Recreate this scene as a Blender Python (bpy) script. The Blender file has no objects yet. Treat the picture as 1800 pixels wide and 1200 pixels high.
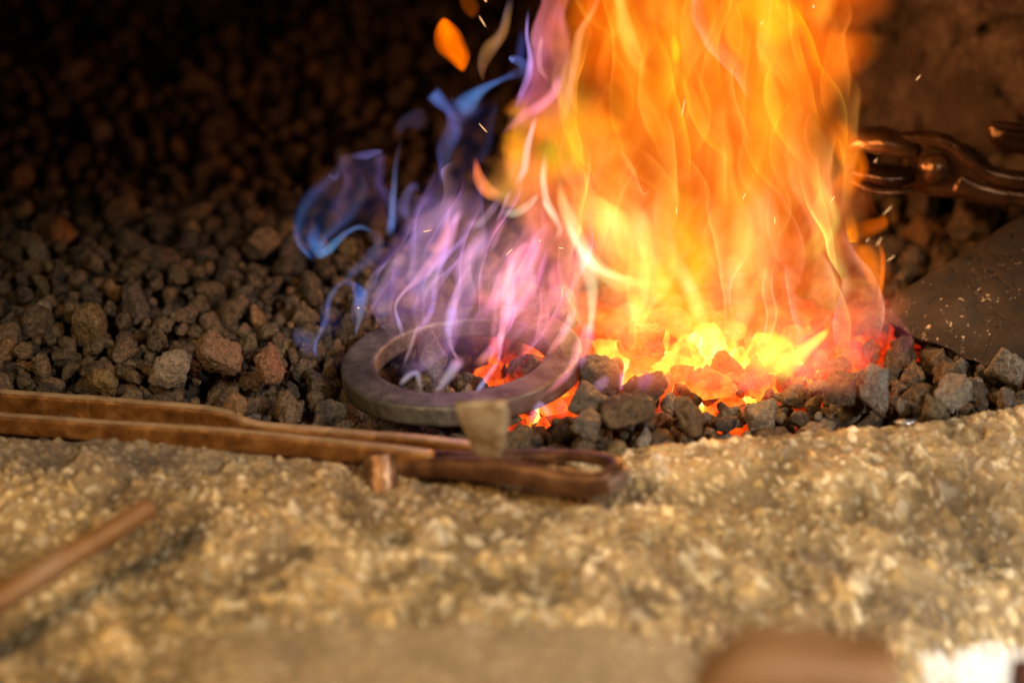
import bpy, bmesh, math, random
import numpy as np
from mathutils import Vector, Matrix, Euler

random.seed(7)
rng = np.random.default_rng(7)
scene = bpy.context.scene
col = scene.collection
R = math.radians

# ------------------------------------------------------------------ camera
PITCH, DIST = 24.0, 2.0
LENS, W, H = 104.0, 1800.0, 1200.0
cam_d = bpy.data.cameras.new('camera')
cam = bpy.data.objects.new('camera', cam_d)
col.objects.link(cam)
scene.camera = cam
CAM = Vector((0, -DIST * math.cos(R(PITCH)), DIST * math.sin(R(PITCH))))
cam.location = CAM
cam.rotation_euler = (R(90 - PITCH), 0, 0)
cam_d.lens = LENS
cam_d.sensor_width = 36.0
cam_d.clip_start, cam_d.clip_end = 0.02, 50
cam_d.dof.use_dof = True
cam_d.dof.focus_distance = 1.955
cam_d.dof.aperture_fstop = 2.2
cam_d.dof.aperture_blades = 7

# ------------------------------------------------------------------ light
world = bpy.data.worlds.new('World')
scene.world = world
world.use_nodes = True
world.node_tree.nodes['Background'].inputs[0].default_value = (0.55, 0.62, 0.8, 1)
world.node_tree.nodes['Background'].inputs[1].default_value = 0.010


def lamp(name, kind, loc, target, energy, color, size=0.1, **kw):
    d = bpy.data.lights.new(name, kind)
    d.energy, d.color = energy, color
    if kind == 'AREA':
        d.shape = 'DISK'
        d.size = size
    else:
        d.shadow_soft_size = size
    for k, v in kw.items():
        setattr(d, k, v)
    o = bpy.data.objects.new(name, d)
    o.location = loc
    o.rotation_euler = (Vector(target) - Vector(loc)).to_track_quat('-Z', 'Y').to_euler()
    col.objects.link(o)
    return o


# workshop daylight from the open side of the forge; its cone leaves the back of the hearth dark
lamp('daylight_lamp', 'SPOT', (1.5, -2.2, 1.7), (0.27, -0.42, 0), 370, (1.0, 0.90, 0.76), 0.22, spot_size=R(25), spot_blend=1.0)
lamp('warm_lamp', 'SPOT', (-1.1, -2.2, 1.6), (-0.2, -0.46, 0), 235, (1.0, 0.64, 0.27), 0.3, spot_size=R(27), spot_blend=1.0)
lamp('sun_patch_lamp', 'SPOT', (1.3, -1.6, 1.5), (0.325, -0.295, -0.13), 130, (1.0, 0.97, 0.92), 0.03, spot_size=R(7.5), spot_blend=1.0)
# the light that the fire itself gives
lamp('fire_light', 'POINT', (0.125, 0.05, 0.095), (0, 0, 0), 1.5, (1.0, 0.42, 0.12), 0.05)
lamp('fire_light', 'POINT', (0.11, 0.03, 0.035), (0, 0, 0), 0.22, (1.0, 0.40, 0.10), 0.03)
lamp('fire_light', 'POINT', (0.215, -0.01, 0.15), (0, 0, 0), 0.48, (1.0, 0.45, 0.14), 0.03)
lamp('blue_flame_light', 'POINT', (-0.03, 0.0, 0.10), (0, 0, 0), 0.10, (0.75, 0.40, 1.0), 0.04)

scene.view_settings.view_transform = 'Standard'
scene.view_settings.look = 'None'
scene.view_settings.exposure = 0.0
scene.view_settings.gamma = 1.0
scene.view_settings.use_curve_mapping = False
cy = scene.cycles
cy.transparent_max_bounces = 96
cy.max_bounces = 5
cy.sample_clamp_indirect = 2.0
cy.use_denoising = True
cy.caustics_reflective = False
cy.caustics_refractive = False

# ------------------------------------------------------------------ helpers
FX = W * LENS / 36.0
_c, _s = math.cos(R(PITCH)), math.sin(R(PITCH))


def ray(px, py):
    a, b = (px - W / 2) / FX, -(py - H / 2) / FX
    return Vector((a, _c + b * _s, -_s + b * _c))


def at_z(px, py, z=0.0):
    d = ray(px, py)
    return CAM + d * ((z - CAM.z) / d.z)


def at_y(px, py, y=0.0):
    d = ray(px, py)
    return CAM + d * ((y - CAM.y) / d.y)


def to_px(x, y, z):
    dx, dy, dz = x - CAM.x, y - CAM.y, z - CAM.z
    depth = dy * _c - dz * _s
    up = dy * _s + dz * _c
    return W / 2 + FX * dx / depth, H / 2 - FX * up / depth, depth


def tag(o, label=None, cat=None, group=None, kind=None):
    for k, v in (('label', label), ('category', cat), ('group', group), ('kind', kind)):
        if v:
            o[k] = v
    return o


def empty(name, loc, label, cat, group=None):
    o = bpy.data.objects.new(name, None)
    o.location = loc
    o.empty_display_size = 0.02
    col.objects.link(o)
    return tag(o, label, cat, group)


def mesh_obj(name, verts, faces, mat, parent=None, smooth=True, loc=None):
    me = bpy.data.meshes.new(name)
    v = np.asarray(verts, dtype=np.float64)
    if loc is not None:
        v = v - np.asarray(loc)
    me.from_pydata(v.tolist(), [], [tuple(int(i) for i in f) for f in faces])
    if smooth:
        me.polygons.foreach_set('use_smooth', [True] * len(me.polygons))
    me.update()
    if mat:
        me.materials.append(mat)
    o = bpy.data.objects.new(name, me)
    if parent is not None:
        o.parent = parent
        # parts are written in world coordinates, the thing's Empty stands at its base
        me.transform(Matrix.Translation(-parent.location)) if loc is None else None
    if loc is not None:
        o.location = Vector(loc) - (parent.location if parent is not None else Vector((0, 0, 0)))
    col.objects.link(o)
    return o


def _hash(ix, iy, iz, seed):
    h = (ix.astype(np.int64) * 374761393 + iy.astype(np.int64) * 668265263 + iz.astype(np.int64) * 2147483647 + seed * 1274126177) & 0xFFFFFFFF
    h = ((h ^ (h >> 13)) * 1274126177) & 0xFFFFFFFF
    h = ((h ^ (h >> 16)) * 2246822519) & 0xFFFFFFFF
    return ((h ^ (h >> 15)) & 0xFFFFFF) / float(0xFFFFFF)


def vnoise(p, seed=0):
    p = np.asarray(p, dtype=float)
    i = np.floor(p)
    f = p - i
    f = f * f * (3 - 2 * f)
    i = i.astype(np.int64)
    out = 0
    for dx in (0, 1):
        for dy in (0, 1):
            for dz in (0, 1):
                w = (f[:, 0] if dx else 1 - f[:, 0]) * (f[:, 1] if dy else 1 - f[:, 1]) * (f[:, 2] if dz else 1 - f[:, 2])
                out = out + w * _hash(i[:, 0] + dx, i[:, 1] + dy, i[:, 2] + dz, seed)
    return out * 2 - 1


def fbm(p, seed=0, octaves=4, gain=0.5):
    p = np.asarray(p, dtype=float)
    out, a = 0, 1.0
    for k in range(octaves):
        out = out + a * vnoise(p * 2 ** k + 17.3 * k, seed + k)
        a *= gain
    return out


def cells(x, y, size, seed):
    """distance to the nearest jittered point (in cell units), that point's random value, and the gap to the second nearest"""
    u, v = x / size, y / size
    iu, iv = np.floor(u).astype(np.int64), np.floor(v).astype(np.int64)
    best = np.full(u.shape, 9.0)
    second = np.full(u.shape, 9.0)
    val = np.zeros(u.shape)
    z = np.zeros_like(iu)
    for dx in (-1, 0, 1):
        for dy in (-1, 0, 1):
            cx, cyy = iu + dx, iv + dy
            qx = cx + _hash(cx, cyy, z, seed)
            qy = cyy + _hash(cx, cyy, z, seed + 1)
            d = np.hypot(u - qx, v - qy)
            r = _hash(cx, cyy, z, seed + 2)
            nearer = d < best
            second = np.where(nearer, best, np.minimum(second, d))
            val = np.where(nearer, r, val)
            best = np.where(nearer, d, best)
    return best, val, second - best


def ss(a, b, x):
    t = np.clip((np.asarray(x, dtype=float) - a) / (b - a), 0, 1)
    return t * t * (3 - 2 * t)


def catmull(P, n):
    """smooth curve through the rows of P, n samples"""
    P = np.asarray(P, dtype=float)
    if len(P) == 2:
        t = np.linspace(0, 1, n)[:, None]
        return P[0] * (1 - t) + P[1] * t
    Q = np.vstack([2 * P[0] - P[1], P, 2 * P[-1] - P[-2]])
    seg = np.linspace(0, len(P) - 1, n)
    k = np.minimum(seg.astype(int), len(P) - 2)
    t = (seg - k)[:, None]
    a, b, c, d = Q[k], Q[k + 1], Q[k + 2], Q[k + 3]
    return 0.5 * (2 * b + (c - a) * t + (2 * a - 5 * b + 4 * c - d) * t ** 2 + (3 * b - a - 3 * c + d) * t ** 3)


def sweep(path, A, B, up=(0, 0, 1), n=32, m=20, power=4.0, cap=True, wob=0.0, seed=0):
    """a bar along path: half-sizes A (sideways) and B (along up) at each path point, superellipse section"""
    P = catmull(path, n)
    A = catmull(np.column_stack([A, A]), n)[:, 0]
    B = catmull(np.column_stack([B, B]), n)[:, 0]
    T = np.gradient(P, axis=0)
    T /= np.linalg.norm(T, axis=1)[:, None]
    U = np.asarray(up, dtype=float)
    S = np.cross(T, U)
    S /= np.linalg.norm(S, axis=1)[:, None]
    V = np.cross(S, T)
    ang = np.linspace(0, 2 * math.pi, m, endpoint=False) + math.pi / m
    ca, sa = np.cos(ang), np.sin(ang)
    rad = (np.abs(ca) ** power + np.abs(sa) ** power) ** (-1 / power)
    verts = P[:, None, :] + S[:, None, :] * (A[:, None] * ca * rad)[:, :, None] + V[:, None, :] * (B[:, None] * sa * rad)[:, :, None]
    verts = verts.reshape(-1, 3)
    faces = [(i * m + j, i * m + (j + 1) % m, (i + 1) * m + (j + 1) % m, (i + 1) * m + j) for i in range(n - 1) for j in range(m)]
    if cap:
        verts = np.vstack([verts, P[0] - T[0] * min(A[0], B[0]) * 0.35, P[-1] + T[-1] * min(A[-1], B[-1]) * 0.35])
        k = len(verts)
        faces += [(k - 2, (j + 1) % m, j) for j in range(m)]
        b = (n - 1) * m
        faces += [(k - 1, b + j, b + (j + 1) % m) for j in range(m)]
    if wob:
        verts = verts + np.column_stack([fbm(verts * 55 + 5 * q, seed + q, 3) for q in range(3)]) * wob
    return verts, faces


def join(parts):
    vs, fs, k = [], [], 0
    for v, f in parts:
        vs.append(np.asarray(v))
        fs += [tuple(i + k for i in q) for q in f]
        k += len(v)
    return np.vstack(vs), fs


# ------------------------------------------------------------------ materials
class NT:
    def __init__(self, name):
        self.m = bpy.data.materials.new(name)
        self.m.use_nodes = True
        self.t = self.m.node_tree
        self.t.nodes.clear()
        self.out = self.t.nodes.new('ShaderNodeOutputMaterial')

    def n(self, kind, **kw):
        x = self.t.nodes.new('ShaderNode' + kind)
        for k, v in kw.items():
            if k.startswith('i_'):
                x.inputs[k[2:].replace('_', ' ')].default_value = v
            else:
                setattr(x, k, v)
        return x

    def l(self, a, b):
        self.t.links.new(a, b)

    def math(self, op, a, b=None, c=None, clamp=False):
        x = self.t.nodes.new('ShaderNodeMath')
        x.operation = op
        x.use_clamp = clamp
        for i, v in enumerate((a, b, c)):
            if v is None:
                continue
            if isinstance(v, (int, float)):
                x.inputs[i].default_value = v
            else:
                self.l(v, x.inputs[i])
        return x.outputs[0]

    def ramp(self, fac, stops, interp='LINEAR'):
        x = self.t.nodes.new('ShaderNodeValToRGB')
        x.color_ramp.interpolation = interp
        e = x.color_ramp.elements
        while len(e) < len(stops):
            e.new(0.5)
        for el, (p, c) in zip(e, stops):
            el.position = p
            el.color = (*c, 1) if len(c) == 3 else c
        self.l(fac, x.inputs[0])
        return x.outputs[0]

    def mix(self, fac, a, b, blend='MIX'):
        x = self.t.nodes.new('ShaderNodeMix')
        x.data_type = 'RGBA'
        x.blend_type = blend
        x.clamp_result = False
        for s, v in ((x.inputs[0], fac), (x.inputs[6], a), (x.inputs[7], b)):
            if isinstance(v, (int, float)):
                s.default_value = v
            elif isinstance(v, tuple):
                s.default_value = (*v, 1) if len(v) == 3 else v
            else:
                self.l(v, s)
        return x.outputs[2]

    def noise(self, scale, detail=5, rough=0.55, vec=None, dist=0.0):
        x = self.n('TexNoise')
        x.inputs['Scale'].default_value = scale
        x.inputs['Detail'].default_value = detail
        x.inputs['Roughness'].default_value = rough
        x.inputs['Distortion'].default_value = dist
        if vec is not None:
            self.l(vec, x.inputs['Vector'])
        return x.outputs['Fac']

    def bump(self, height, strength=0.5, dist=0.002, normal=None):
        x = self.n('Bump')
        x.inputs['Strength'].default_value = strength
        x.inputs['Distance'].default_value = dist
        self.l(height, x.inputs['Height'])
        if normal is not None:
            self.l(normal, x.inputs['Normal'])
        return x.outputs[0]

    def principled(self, base=None, rough=0.8, metal=0.0, normal=None, emis=None, emis_s=1.0, spec=0.5):
        x = self.n('BsdfPrincipled')
        for s, v in (('Base Color', base), ('Roughness', rough), ('Metallic', metal), ('Normal', normal), ('Emission Color', emis),
                     ('Emission Strength', emis_s if emis is not None else None), ('Specular IOR Level', spec)):
            if v is None:
                continue
            if isinstance(v, (int, float)):
                x.inputs[s].default_value = v
            elif isinstance(v, tuple):
                x.inputs[s].default_value = (*v, 1)
            else:
                self.l(v, x.inputs[s])
        self.l(x.outputs[0], self.out.inputs['Surface'])
        return x


HEAT = [(0.0, (0, 0, 0)), (0.22, (0.05, 0.001, 0)), (0.38, (0.55, 0.02, 0.0)), (0.52, (1.0, 0.10, 0.006)), (0.66, (1.0, 0.30, 0.02)),
        (0.80, (1.0, 0.72, 0.06)), (0.91, (1.0, 0.90, 0.18)), (1.0, (1.0, 1.0, 0.55))]
FIRE_C = (0.125, 0.028)     # centre of the hot zone on the bed


def coke_material(name, per_object):
    m = NT(name)
    pos = m.n('NewGeometry').outputs['Position']
    obj = m.n('TexCoord').outputs['Object'] if per_object else pos
    if per_object:
        info = m.n('ObjectInfo')
        tint, heat = info.outputs['Color'], info.outputs['Alpha']
    else:
        a = m.n('Attribute', attribute_name='tint')
        tint, heat = a.outputs['Color'], a.outputs['Alpha']
    blot = m.noise(160, 4, 0.6, pos)
    fine = m.noise(900, 5, 0.7, pos)
    vor = m.n('TexVoronoi', feature='F1')
    vor.inputs['Scale'].default_value = 420
    m.l(pos, vor.inputs['Vector'])
    pit = m.math('SMOOTH_MIN', vor.outputs['Distance'], 0.5, 0.2)
    base = m.mix(m.math('MULTIPLY', m.math('SUBTRACT', blot, 0.42, clamp=True), 3.2, clamp=True), tint, (0.30, 0.20, 0.11), 'MIX')
    base = m.mix(0.55, tint, base)
    base = m.mix(1.0, base, m.ramp(fine, [(0.3, (0.45, 0.45, 0.45)), (0.5, (0.95, 0.95, 0.95)), (0.75, (1.7, 1.7, 1.7))]), 'MULTIPLY')
    # pale ash dust caught in some of the pores
    ash = m.ramp(m.noise(310, 6, 0.75, pos), [(0.60, (0, 0, 0)), (0.70, (1, 1, 1))])
    sep = m.n('SeparateColor')
    m.l(ash, sep.inputs[0])
    base = m.mix(m.math('MULTIPLY', sep.outputs[0], 0.45), base, (0.33, 0.31, 0.29))
    mid = m.noise(330, 5, 0.7, pos)
    nrm = m.bump(fine, 0.8, 0.0022)
    nrm = m.bump(pit, 0.6, 0.0018, nrm)
    nrm = m.bump(mid, 0.9, 0.0035, nrm)
    nrm = m.bump(blot, 0.7, 0.004, nrm)
    base = m.mix(1.0, base, m.ramp(mid, [(0.34, (0.35, 0.33, 0.30)), (0.5, (1, 1, 1)), (0.68, (1.5, 1.4, 1.25))]), 'MULTIPLY')
    # the glow: hotter low down between the lumps, uneven over each face
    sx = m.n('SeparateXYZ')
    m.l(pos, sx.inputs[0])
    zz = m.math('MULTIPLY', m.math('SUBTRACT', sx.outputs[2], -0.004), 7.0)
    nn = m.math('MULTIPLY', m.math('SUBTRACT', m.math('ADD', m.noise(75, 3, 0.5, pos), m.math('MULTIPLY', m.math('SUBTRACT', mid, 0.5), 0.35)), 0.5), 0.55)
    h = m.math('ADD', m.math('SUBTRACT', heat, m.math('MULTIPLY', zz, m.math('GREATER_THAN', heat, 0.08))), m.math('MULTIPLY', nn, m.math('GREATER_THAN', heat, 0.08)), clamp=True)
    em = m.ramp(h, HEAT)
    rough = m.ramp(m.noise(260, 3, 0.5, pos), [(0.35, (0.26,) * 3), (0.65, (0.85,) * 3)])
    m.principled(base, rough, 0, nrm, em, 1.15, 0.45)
    m.m.cycles.emission_sampling = 'NONE'
    return m.m


def make_bed_material():
    m = NT('glowing_bed')
    pos = m.n('NewGeometry').outputs['Position']
    sub = m.n('VectorMath', operation='SUBTRACT')
    m.l(pos, sub.inputs[0])
    sub.inputs[1].default_value = (FIRE_C[0] + 0.005, FIRE_C[1] - 0.015, 0)
    sc = m.n('VectorMath', operation='MULTIPLY')
    m.l(sub.outputs[0], sc.inputs[0])
    sc.inputs[1].default_value = (1 / 0.145, 1 / 0.11, 0)
    ln = m.n('VectorMath', operation='LENGTH')
    m.l(sc.outputs[0], ln.inputs[0])
    n = m.math('MULTIPLY', m.math('SUBTRACT', m.noise(30, 3, 0.5, pos), 0.5), 0.5)
    h = m.math('ADD', m.math('SUBTRACT', 1.10, m.math('MULTIPLY', ln.outputs['Value'], 0.95)), n, clamp=True)
    m.principled((0.02, 0.017, 0.014), 0.95, 0, None, m.ramp(h, HEAT), 1.5)
    m.m.cycles.emission_sampling = 'NONE'
    return m.m


def make_flame_material():
    """luminous gas: adds light, hides nothing; the sheet's own glow is the mesh attribute 'glow', its alpha says how far the turbulence tears it"""
    m = NT('flame')
    pos = m.n('NewGeometry').outputs['Position']
    a = m.n('Attribute', attribute_name='glow')
    st = m.n('VectorMath', operation='MULTIPLY')
    m.l(pos, st.inputs[0])
    st.inputs[1].default_value = (1.0, 1.0, 0.42)
    warp = m.n('TexNoise')
    warp.inputs['Scale'].default_value = 13
    warp.inputs['Detail'].default_value = 2
    m.l(st.outputs[0], warp.inputs['Vector'])
    w2 = m.n('VectorMath', operation='MULTIPLY_ADD')
    m.l(warp.outputs['Color'], w2.inputs[0])
    w2.inputs[1].default_value = (0.085, 0.085, 0.06)
    m.l(st.outputs[0], w2.inputs[2])
    n1 = m.noise(17, 3.0, 0.45, w2.outputs[0], 0.6)
    ridge = m.math('SUBTRACT', 1.0, m.math('MULTIPLY', m.math('ABSOLUTE', m.math('SUBTRACT', m.noise(20, 1.5, 0.4, w2.outputs[0], 0.8), 0.5)), 8.0), clamp=True)
    ridge = m.math('POWER', ridge, 2.2)
    r1 = m.ramp(n1, [(0.32, (0.50, 0.28, 0.10)), (0.43, (0.88, 0.66, 0.3)), (0.52, (1.0, 1.0, 0.8)), (0.62, (1.0, 1.6, 1.0)), (0.72, (1.0, 2.2, 1.4))], 'EASE')
    r2 = m.mix(1.0, r1, m.mix(m.math('MULTIPLY', ridge, 0.55), (0, 0, 0), (0.25, 0.7, 4.0)), 'ADD')
    colr = m.mix(1.0, a.outputs['Color'], m.mix(a.outputs['Alpha'], (1, 1, 1), r2), 'MULTIPLY')
    em = m.n('Emission')
    m.l(colr, em.inputs[0])
    tr = m.n('BsdfTransparent')
    ad = m.n('AddShader')
    m.l(em.outputs[0], ad.inputs[0])
    m.l(tr.outputs[0], ad.inputs[1])
    m.l(ad.outputs[0], m.out.inputs['Surface'])
    m.m.cycles.emission_sampling = 'NONE'
    return m.m


def make_stone_material():
    m = NT('aggregate_stone')
    pos = m.n('NewGeometry').outputs['Position']
    a = m.n('Attribute', attribute_name='tint')
    fine = m.noise(520, 5, 0.65, pos)
    big = m.noise(9, 4, 0.6, pos)
    base = m.mix(1.0, a.outputs['Color'], m.ramp(fine, [(0.25, (0.6, 0.58, 0.54)), (0.5, (1, 1, 1)), (0.75, (1.35, 1.33, 1.28))]), 'MULTIPLY')
    base = m.mix(m.math('MULTIPLY', m.math('SUBTRACT', big, 0.52, clamp=True), 2.6, clamp=True), base, (0.17, 0.125, 0.085))
    nrm = m.bump(fine, 0.5, 0.0015)
    m.principled(base, 0.88, 0, nrm, spec=0.35)
    return m.m


def rust_material(name, c0, c1, c2, rough=(0.45, 0.8), metal=0.35, scale=70, worn_highlight=None):
    m = NT(name)
    pos = m.n('NewGeometry').outputs['Position']
    n = m.noise(scale, 6, 0.62, pos, 0.4)
    base = m.ramp(n, [(0.32, c0), (0.5, c1), (0.68, c2)])
    rg = m.ramp(m.noise(scale * 2.2, 4, 0.6, pos), [(0.3, (rough[0],) * 3), (0.7, (rough[1],) * 3)])
    nrm = m.bump(m.noise(scale * 9, 5, 0.7, pos), 0.3, 0.0008)
    nrm = m.bump(n, 0.4, 0.0025, nrm)
    if worn_highlight:  # scuffed top edges, with a highlight painted on all up-facing faces
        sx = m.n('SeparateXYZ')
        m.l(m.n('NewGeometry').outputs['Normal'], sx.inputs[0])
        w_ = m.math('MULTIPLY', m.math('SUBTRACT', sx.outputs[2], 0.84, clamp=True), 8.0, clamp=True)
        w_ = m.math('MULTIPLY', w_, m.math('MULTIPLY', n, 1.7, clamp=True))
        base = m.mix(w_, base, worn_highlight)
    m.principled(base, rg, metal, nrm)
    return m.m


def ring_material():
    m = NT('forge_scaled_iron')
    pos = m.n('NewGeometry').outputs['Position']
    n = m.noise(45, 6, 0.62, pos, 0.4)
    base = m.ramp(n, [(0.34, (0.055, 0.048, 0.044)), (0.5, (0.115, 0.102, 0.094)), (0.64, (0.20, 0.175, 0.155))])
    sp = m.ramp(m.noise(600, 2, 0.5, pos), [(0.66, (0, 0, 0)), (0.72, (1, 1, 1))])
    s = m.n('SeparateColor')
    m.l(sp, s.inputs[0])
    base = m.mix(m.math('MULTIPLY', s.outputs[0], 0.5), base, (0.28, 0.24, 0.2))
    nrm = m.bump(m.noise(380, 5, 0.7, pos), 0.5, 0.0010)
    nrm = m.bump(m.noise(120, 4, 0.6, pos), 0.5, 0.0016, nrm)
    nrm = m.bump(n, 0.5, 0.003, nrm)
    # the side that lies in the fire is nearly red hot
    sx = m.n('SeparateXYZ')
    m.l(pos, sx.inputs[0])
    h = m.math('MULTIPLY', m.math('SUBTRACT', sx.outputs[0], -0.045), 2.6, clamp=True)
    em = m.mix(h, (0, 0, 0), (0.75, 0.10, 0.035))
    m.principled(base, 0.52, 0.55, nrm, em, 0.55)
    m.m.cycles.emission_sampling = 'NONE'
    return m.m


def wall_material(name, base_c, fleck, fleck_c, fleck_at, streak=1.0):
    m = NT(name)
    pos = m.n('NewGeometry').outputs['Position']
    n = m.noise(28, 6, 0.65, pos, 0.3)
    base = m.ramp(n, [(0.3, tuple(c * 0.45 for c in base_c)), (0.5, base_c), (0.7, tuple(min(1, c * 1.9) for c in base_c))])
    if fleck:
        f = m.noise(170, 4, 0.7, pos)
        big = m.noise(14, 2, 0.5, pos)
        k = m.math('MULTIPLY', m.math('SUBTRACT', m.math('ADD', f, m.math('MULTIPLY', big, 0.45)), fleck_at, clamp=True), 14.0, clamp=True)
        base = m.mix(k, base, fleck_c)
    nrm = m.bump(m.noise(190, 5, 0.7, pos), 0.6, 0.002)
    nrm = m.bump(n, 0.6, 0.006, nrm)
    m.principled(base, 0.8, 0, nrm)
    return m.m


def emis_material(name, c, s):
    m = NT(name)
    e = m.n('Emission')
    e.inputs[0].default_value = (*c, 1)
    e.inputs[1].default_value = s
    m.l(e.outputs[0], m.out.inputs['Surface'])
    m.m.cycles.emission_sampling = 'NONE'
    return m.m


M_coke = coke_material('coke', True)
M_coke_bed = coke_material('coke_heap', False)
M_bed = make_bed_material()
M_flame = make_flame_material()
M_stone = make_stone_material()
M_rust = rust_material('rusty_iron', (0.075, 0.027, 0.006), (0.18, 0.070, 0.015), (0.32, 0.15, 0.045), (0.3, 0.6), worn_highlight=(0.62, 0.43, 0.25))
M_rust_dark = rust_material('brown_iron', (0.050, 0.020, 0.009), (0.12, 0.050, 0.022), (0.22, 0.11, 0.05), (0.3, 0.55), 0.5)
M_worn = rust_material('worn_bare_iron', (0.24, 0.15, 0.08), (0.44, 0.34, 0.23), (0.60, 0.50, 0.38), (0.35, 0.6), 0.2)
M_tip = rust_material('rubbed_tip', (0.14, 0.07, 0.04), (0.22, 0.14, 0.10), (0.34, 0.27, 0.24), (0.3, 0.5), 0.4)
M_dark_iron = rust_material('oiled_dark_iron', (0.03, 0.016, 0.012), (0.06, 0.032, 0.024), (0.12, 0.07, 0.05), (0.12, 0.25), 0.85, 40)
M_iron_brown = rust_material('tong_iron', (0.08, 0.042, 0.022), (0.17, 0.09, 0.045), (0.30, 0.17, 0.09), (0.12, 0.32), 0.7, 40)
M_ring = ring_material()
M_wood = rust_material('brown_worn_wood', (0.14, 0.055, 0.016), (0.26, 0.12, 0.045), (0.38, 0.21, 0.10), (0.5, 0.7), 0.0, 9)
M_slab = wall_material('rusty_plate', (0.026, 0.016, 0.009), True, (0.62, 0.47, 0.30), 0.83)
M_wall = wall_material('sooty_firebrick', (0.105, 0.073, 0.050), True, (0.26, 0.20, 0.15), 0.80)
M_near_black = wall_material('near_black', (0.006, 0.005, 0.005), False, None, 0)  # near-black base colour stands in for the unlit dark at the back
M_spark = emis_material('spark', (1.0, 0.50, 0.20), 2.2)
M_silver = rust_material('bright_metal', (0.55, 0.55, 0.58), (0.7, 0.7, 0.72), (0.8, 0.8, 0.82), (0.15, 0.3), 0.9)


# ------------------------------------------------------------------ hearth shape
def crest_y(x):
    """where the coke meets the stone rim"""
    xs = np.array([-0.60, -0.36, -0.20, -0.05, 0.02, 0.10, 0.16, 0.25, 0.31, 0.40, 0.60])
    ys = np.array([-0.128, -0.134, -0.150, -0.172, -0.174, -0.163, -0.157, -0.145, -0.122, -0.094, -0.06])
    return np.interp(x, xs, ys)


def bed_z(x, y):
    """top of the coke heap"""
    x, y = np.asarray(x, dtype=float), np.asarray(y, dtype=float)
    z = -0.006 + 0.05 * ss(0.15, 0.80, y) + 0.010 * ss(0.05, -0.40, x) * ss(0.0, 0.2, y)
    z = z + 0.012 * vnoise(np.column_stack([np.ravel(x) * 7, np.ravel(y) * 7, np.zeros(np.size(x))]), 3).reshape(x.shape)
    ridge = np.exp(-((y - (crest_y(x) + 0.045)) / 0.028) ** 2) * ss(0.03, 0.09, x) * 0.006
    pit = np.exp(-(((x - FIRE_C[0]) / 0.11) ** 2 + ((y - FIRE_C[1]) / 0.065) ** 2)) * 0.018
    under = np.exp(-(((x + 0.035) / 0.085) ** 4 + ((y + 0.02) / 0.085) ** 4)) * 0.012
    side = ss(0.27, 0.40, x) * ss(0.05, 0.18, y) * 0.03
    return z + ridge - pit - under + side


def grid_mesh(name, xs, ys, zf, mat, kind='structure'):
    X, Y = np.meshgrid(xs, ys)
    Z = zf(X, Y)
    nx, ny = len(xs), len(ys)
    v = np.column_stack([X.ravel(), Y.ravel(), Z.ravel()])
    f = [(j * nx + i, j * nx + i + 1, (j + 1) * nx + i + 1, (j + 1) * nx + i) for j in range(ny - 1) for i in range(nx - 1)]
    return v, f


v, f = grid_mesh('forge_bed', np.linspace(-0.75, 0.8, 120), np.linspace(-0.20, 1.1, 110), lambda X, Y: bed_z(X, Y) - 0.022, M_bed)
bed = mesh_obj('forge_bed_ground', v, f, M_bed)
tag(bed, 'fine breeze under the coke, glowing yellow beneath the fire', 'forge bed', kind='structure')

# stone rim -----------------------------------------------------------
xs = np.linspace(-0.50, 0.50, 900)
ts = np.concatenate([np.linspace(-0.035, 0.0, 18)[:-1], np.linspace(0, 1, 400)])


def rim_base(x, s):
    """s: metres from the crest towards the viewer"""
    right = ss(-0.05, 0.42, x)
    left = ss(-0.10, -0.42, x)
    z = -0.001 + 0.008 * right - 0.006 * left
    sp = np.maximum(s, 0)
    z = z - (0.05 + 0.20 * right) * sp - (0.25 + 1.9 * right) * sp ** 2 - 0.012 * left * ss(0, 0.1, s)
    z = z - 1.8 * np.maximum(-s, 0) - 22 * np.maximum(-s, 0) ** 2
    return z


ny = len(ts)
X = np.tile(xs, (ny, 1))
S = np.tile(np.where(ts < 0, ts, ts * 0.34)[:, None], (1, len(xs)))
Yc = crest_y(xs)
Yc = np.convolve(np.pad(Yc, 20, mode='edge'), np.ones(41) / 41, 'valid')
Y = Yc[None, :] - S
Z = rim_base(X, S)
xf, yf = X.ravel(), Y.ravel()
wx = xf + 0.004 * vnoise(np.column_stack([xf * 90, yf * 90, 0 * xf]), 5)
wy = yf + 0.004 * vnoise(np.column_stack([xf * 90, yf * 90, 0 * xf + 9]), 6)
lump = fbm(np.column_stack([xf * 14, yf * 14, 0 * xf]), 31, 4)
hollow = fbm(np.column_stack([xf * 42, yf * 42, 0 * xf + 4]), 41, 4, 0.6)
grit = fbm(np.column_stack([xf * 210, yf * 210, 0 * xf + 4]), 45, 2)
cA = np.array([[0.52, 0.37, 0.16], [0.42, 0.28, 0.11], [0.62, 0.48, 0.27], [0.33, 0.23, 0.12], [0.50, 0.43, 0.32], [0.24, 0.18, 0.12], [0.74, 0.63, 0.43]])
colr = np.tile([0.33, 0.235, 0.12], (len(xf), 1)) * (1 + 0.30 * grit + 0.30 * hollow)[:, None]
hgt = 0.0046 * lump + 0.0024 * hollow + 0.0008 * grit
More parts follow.
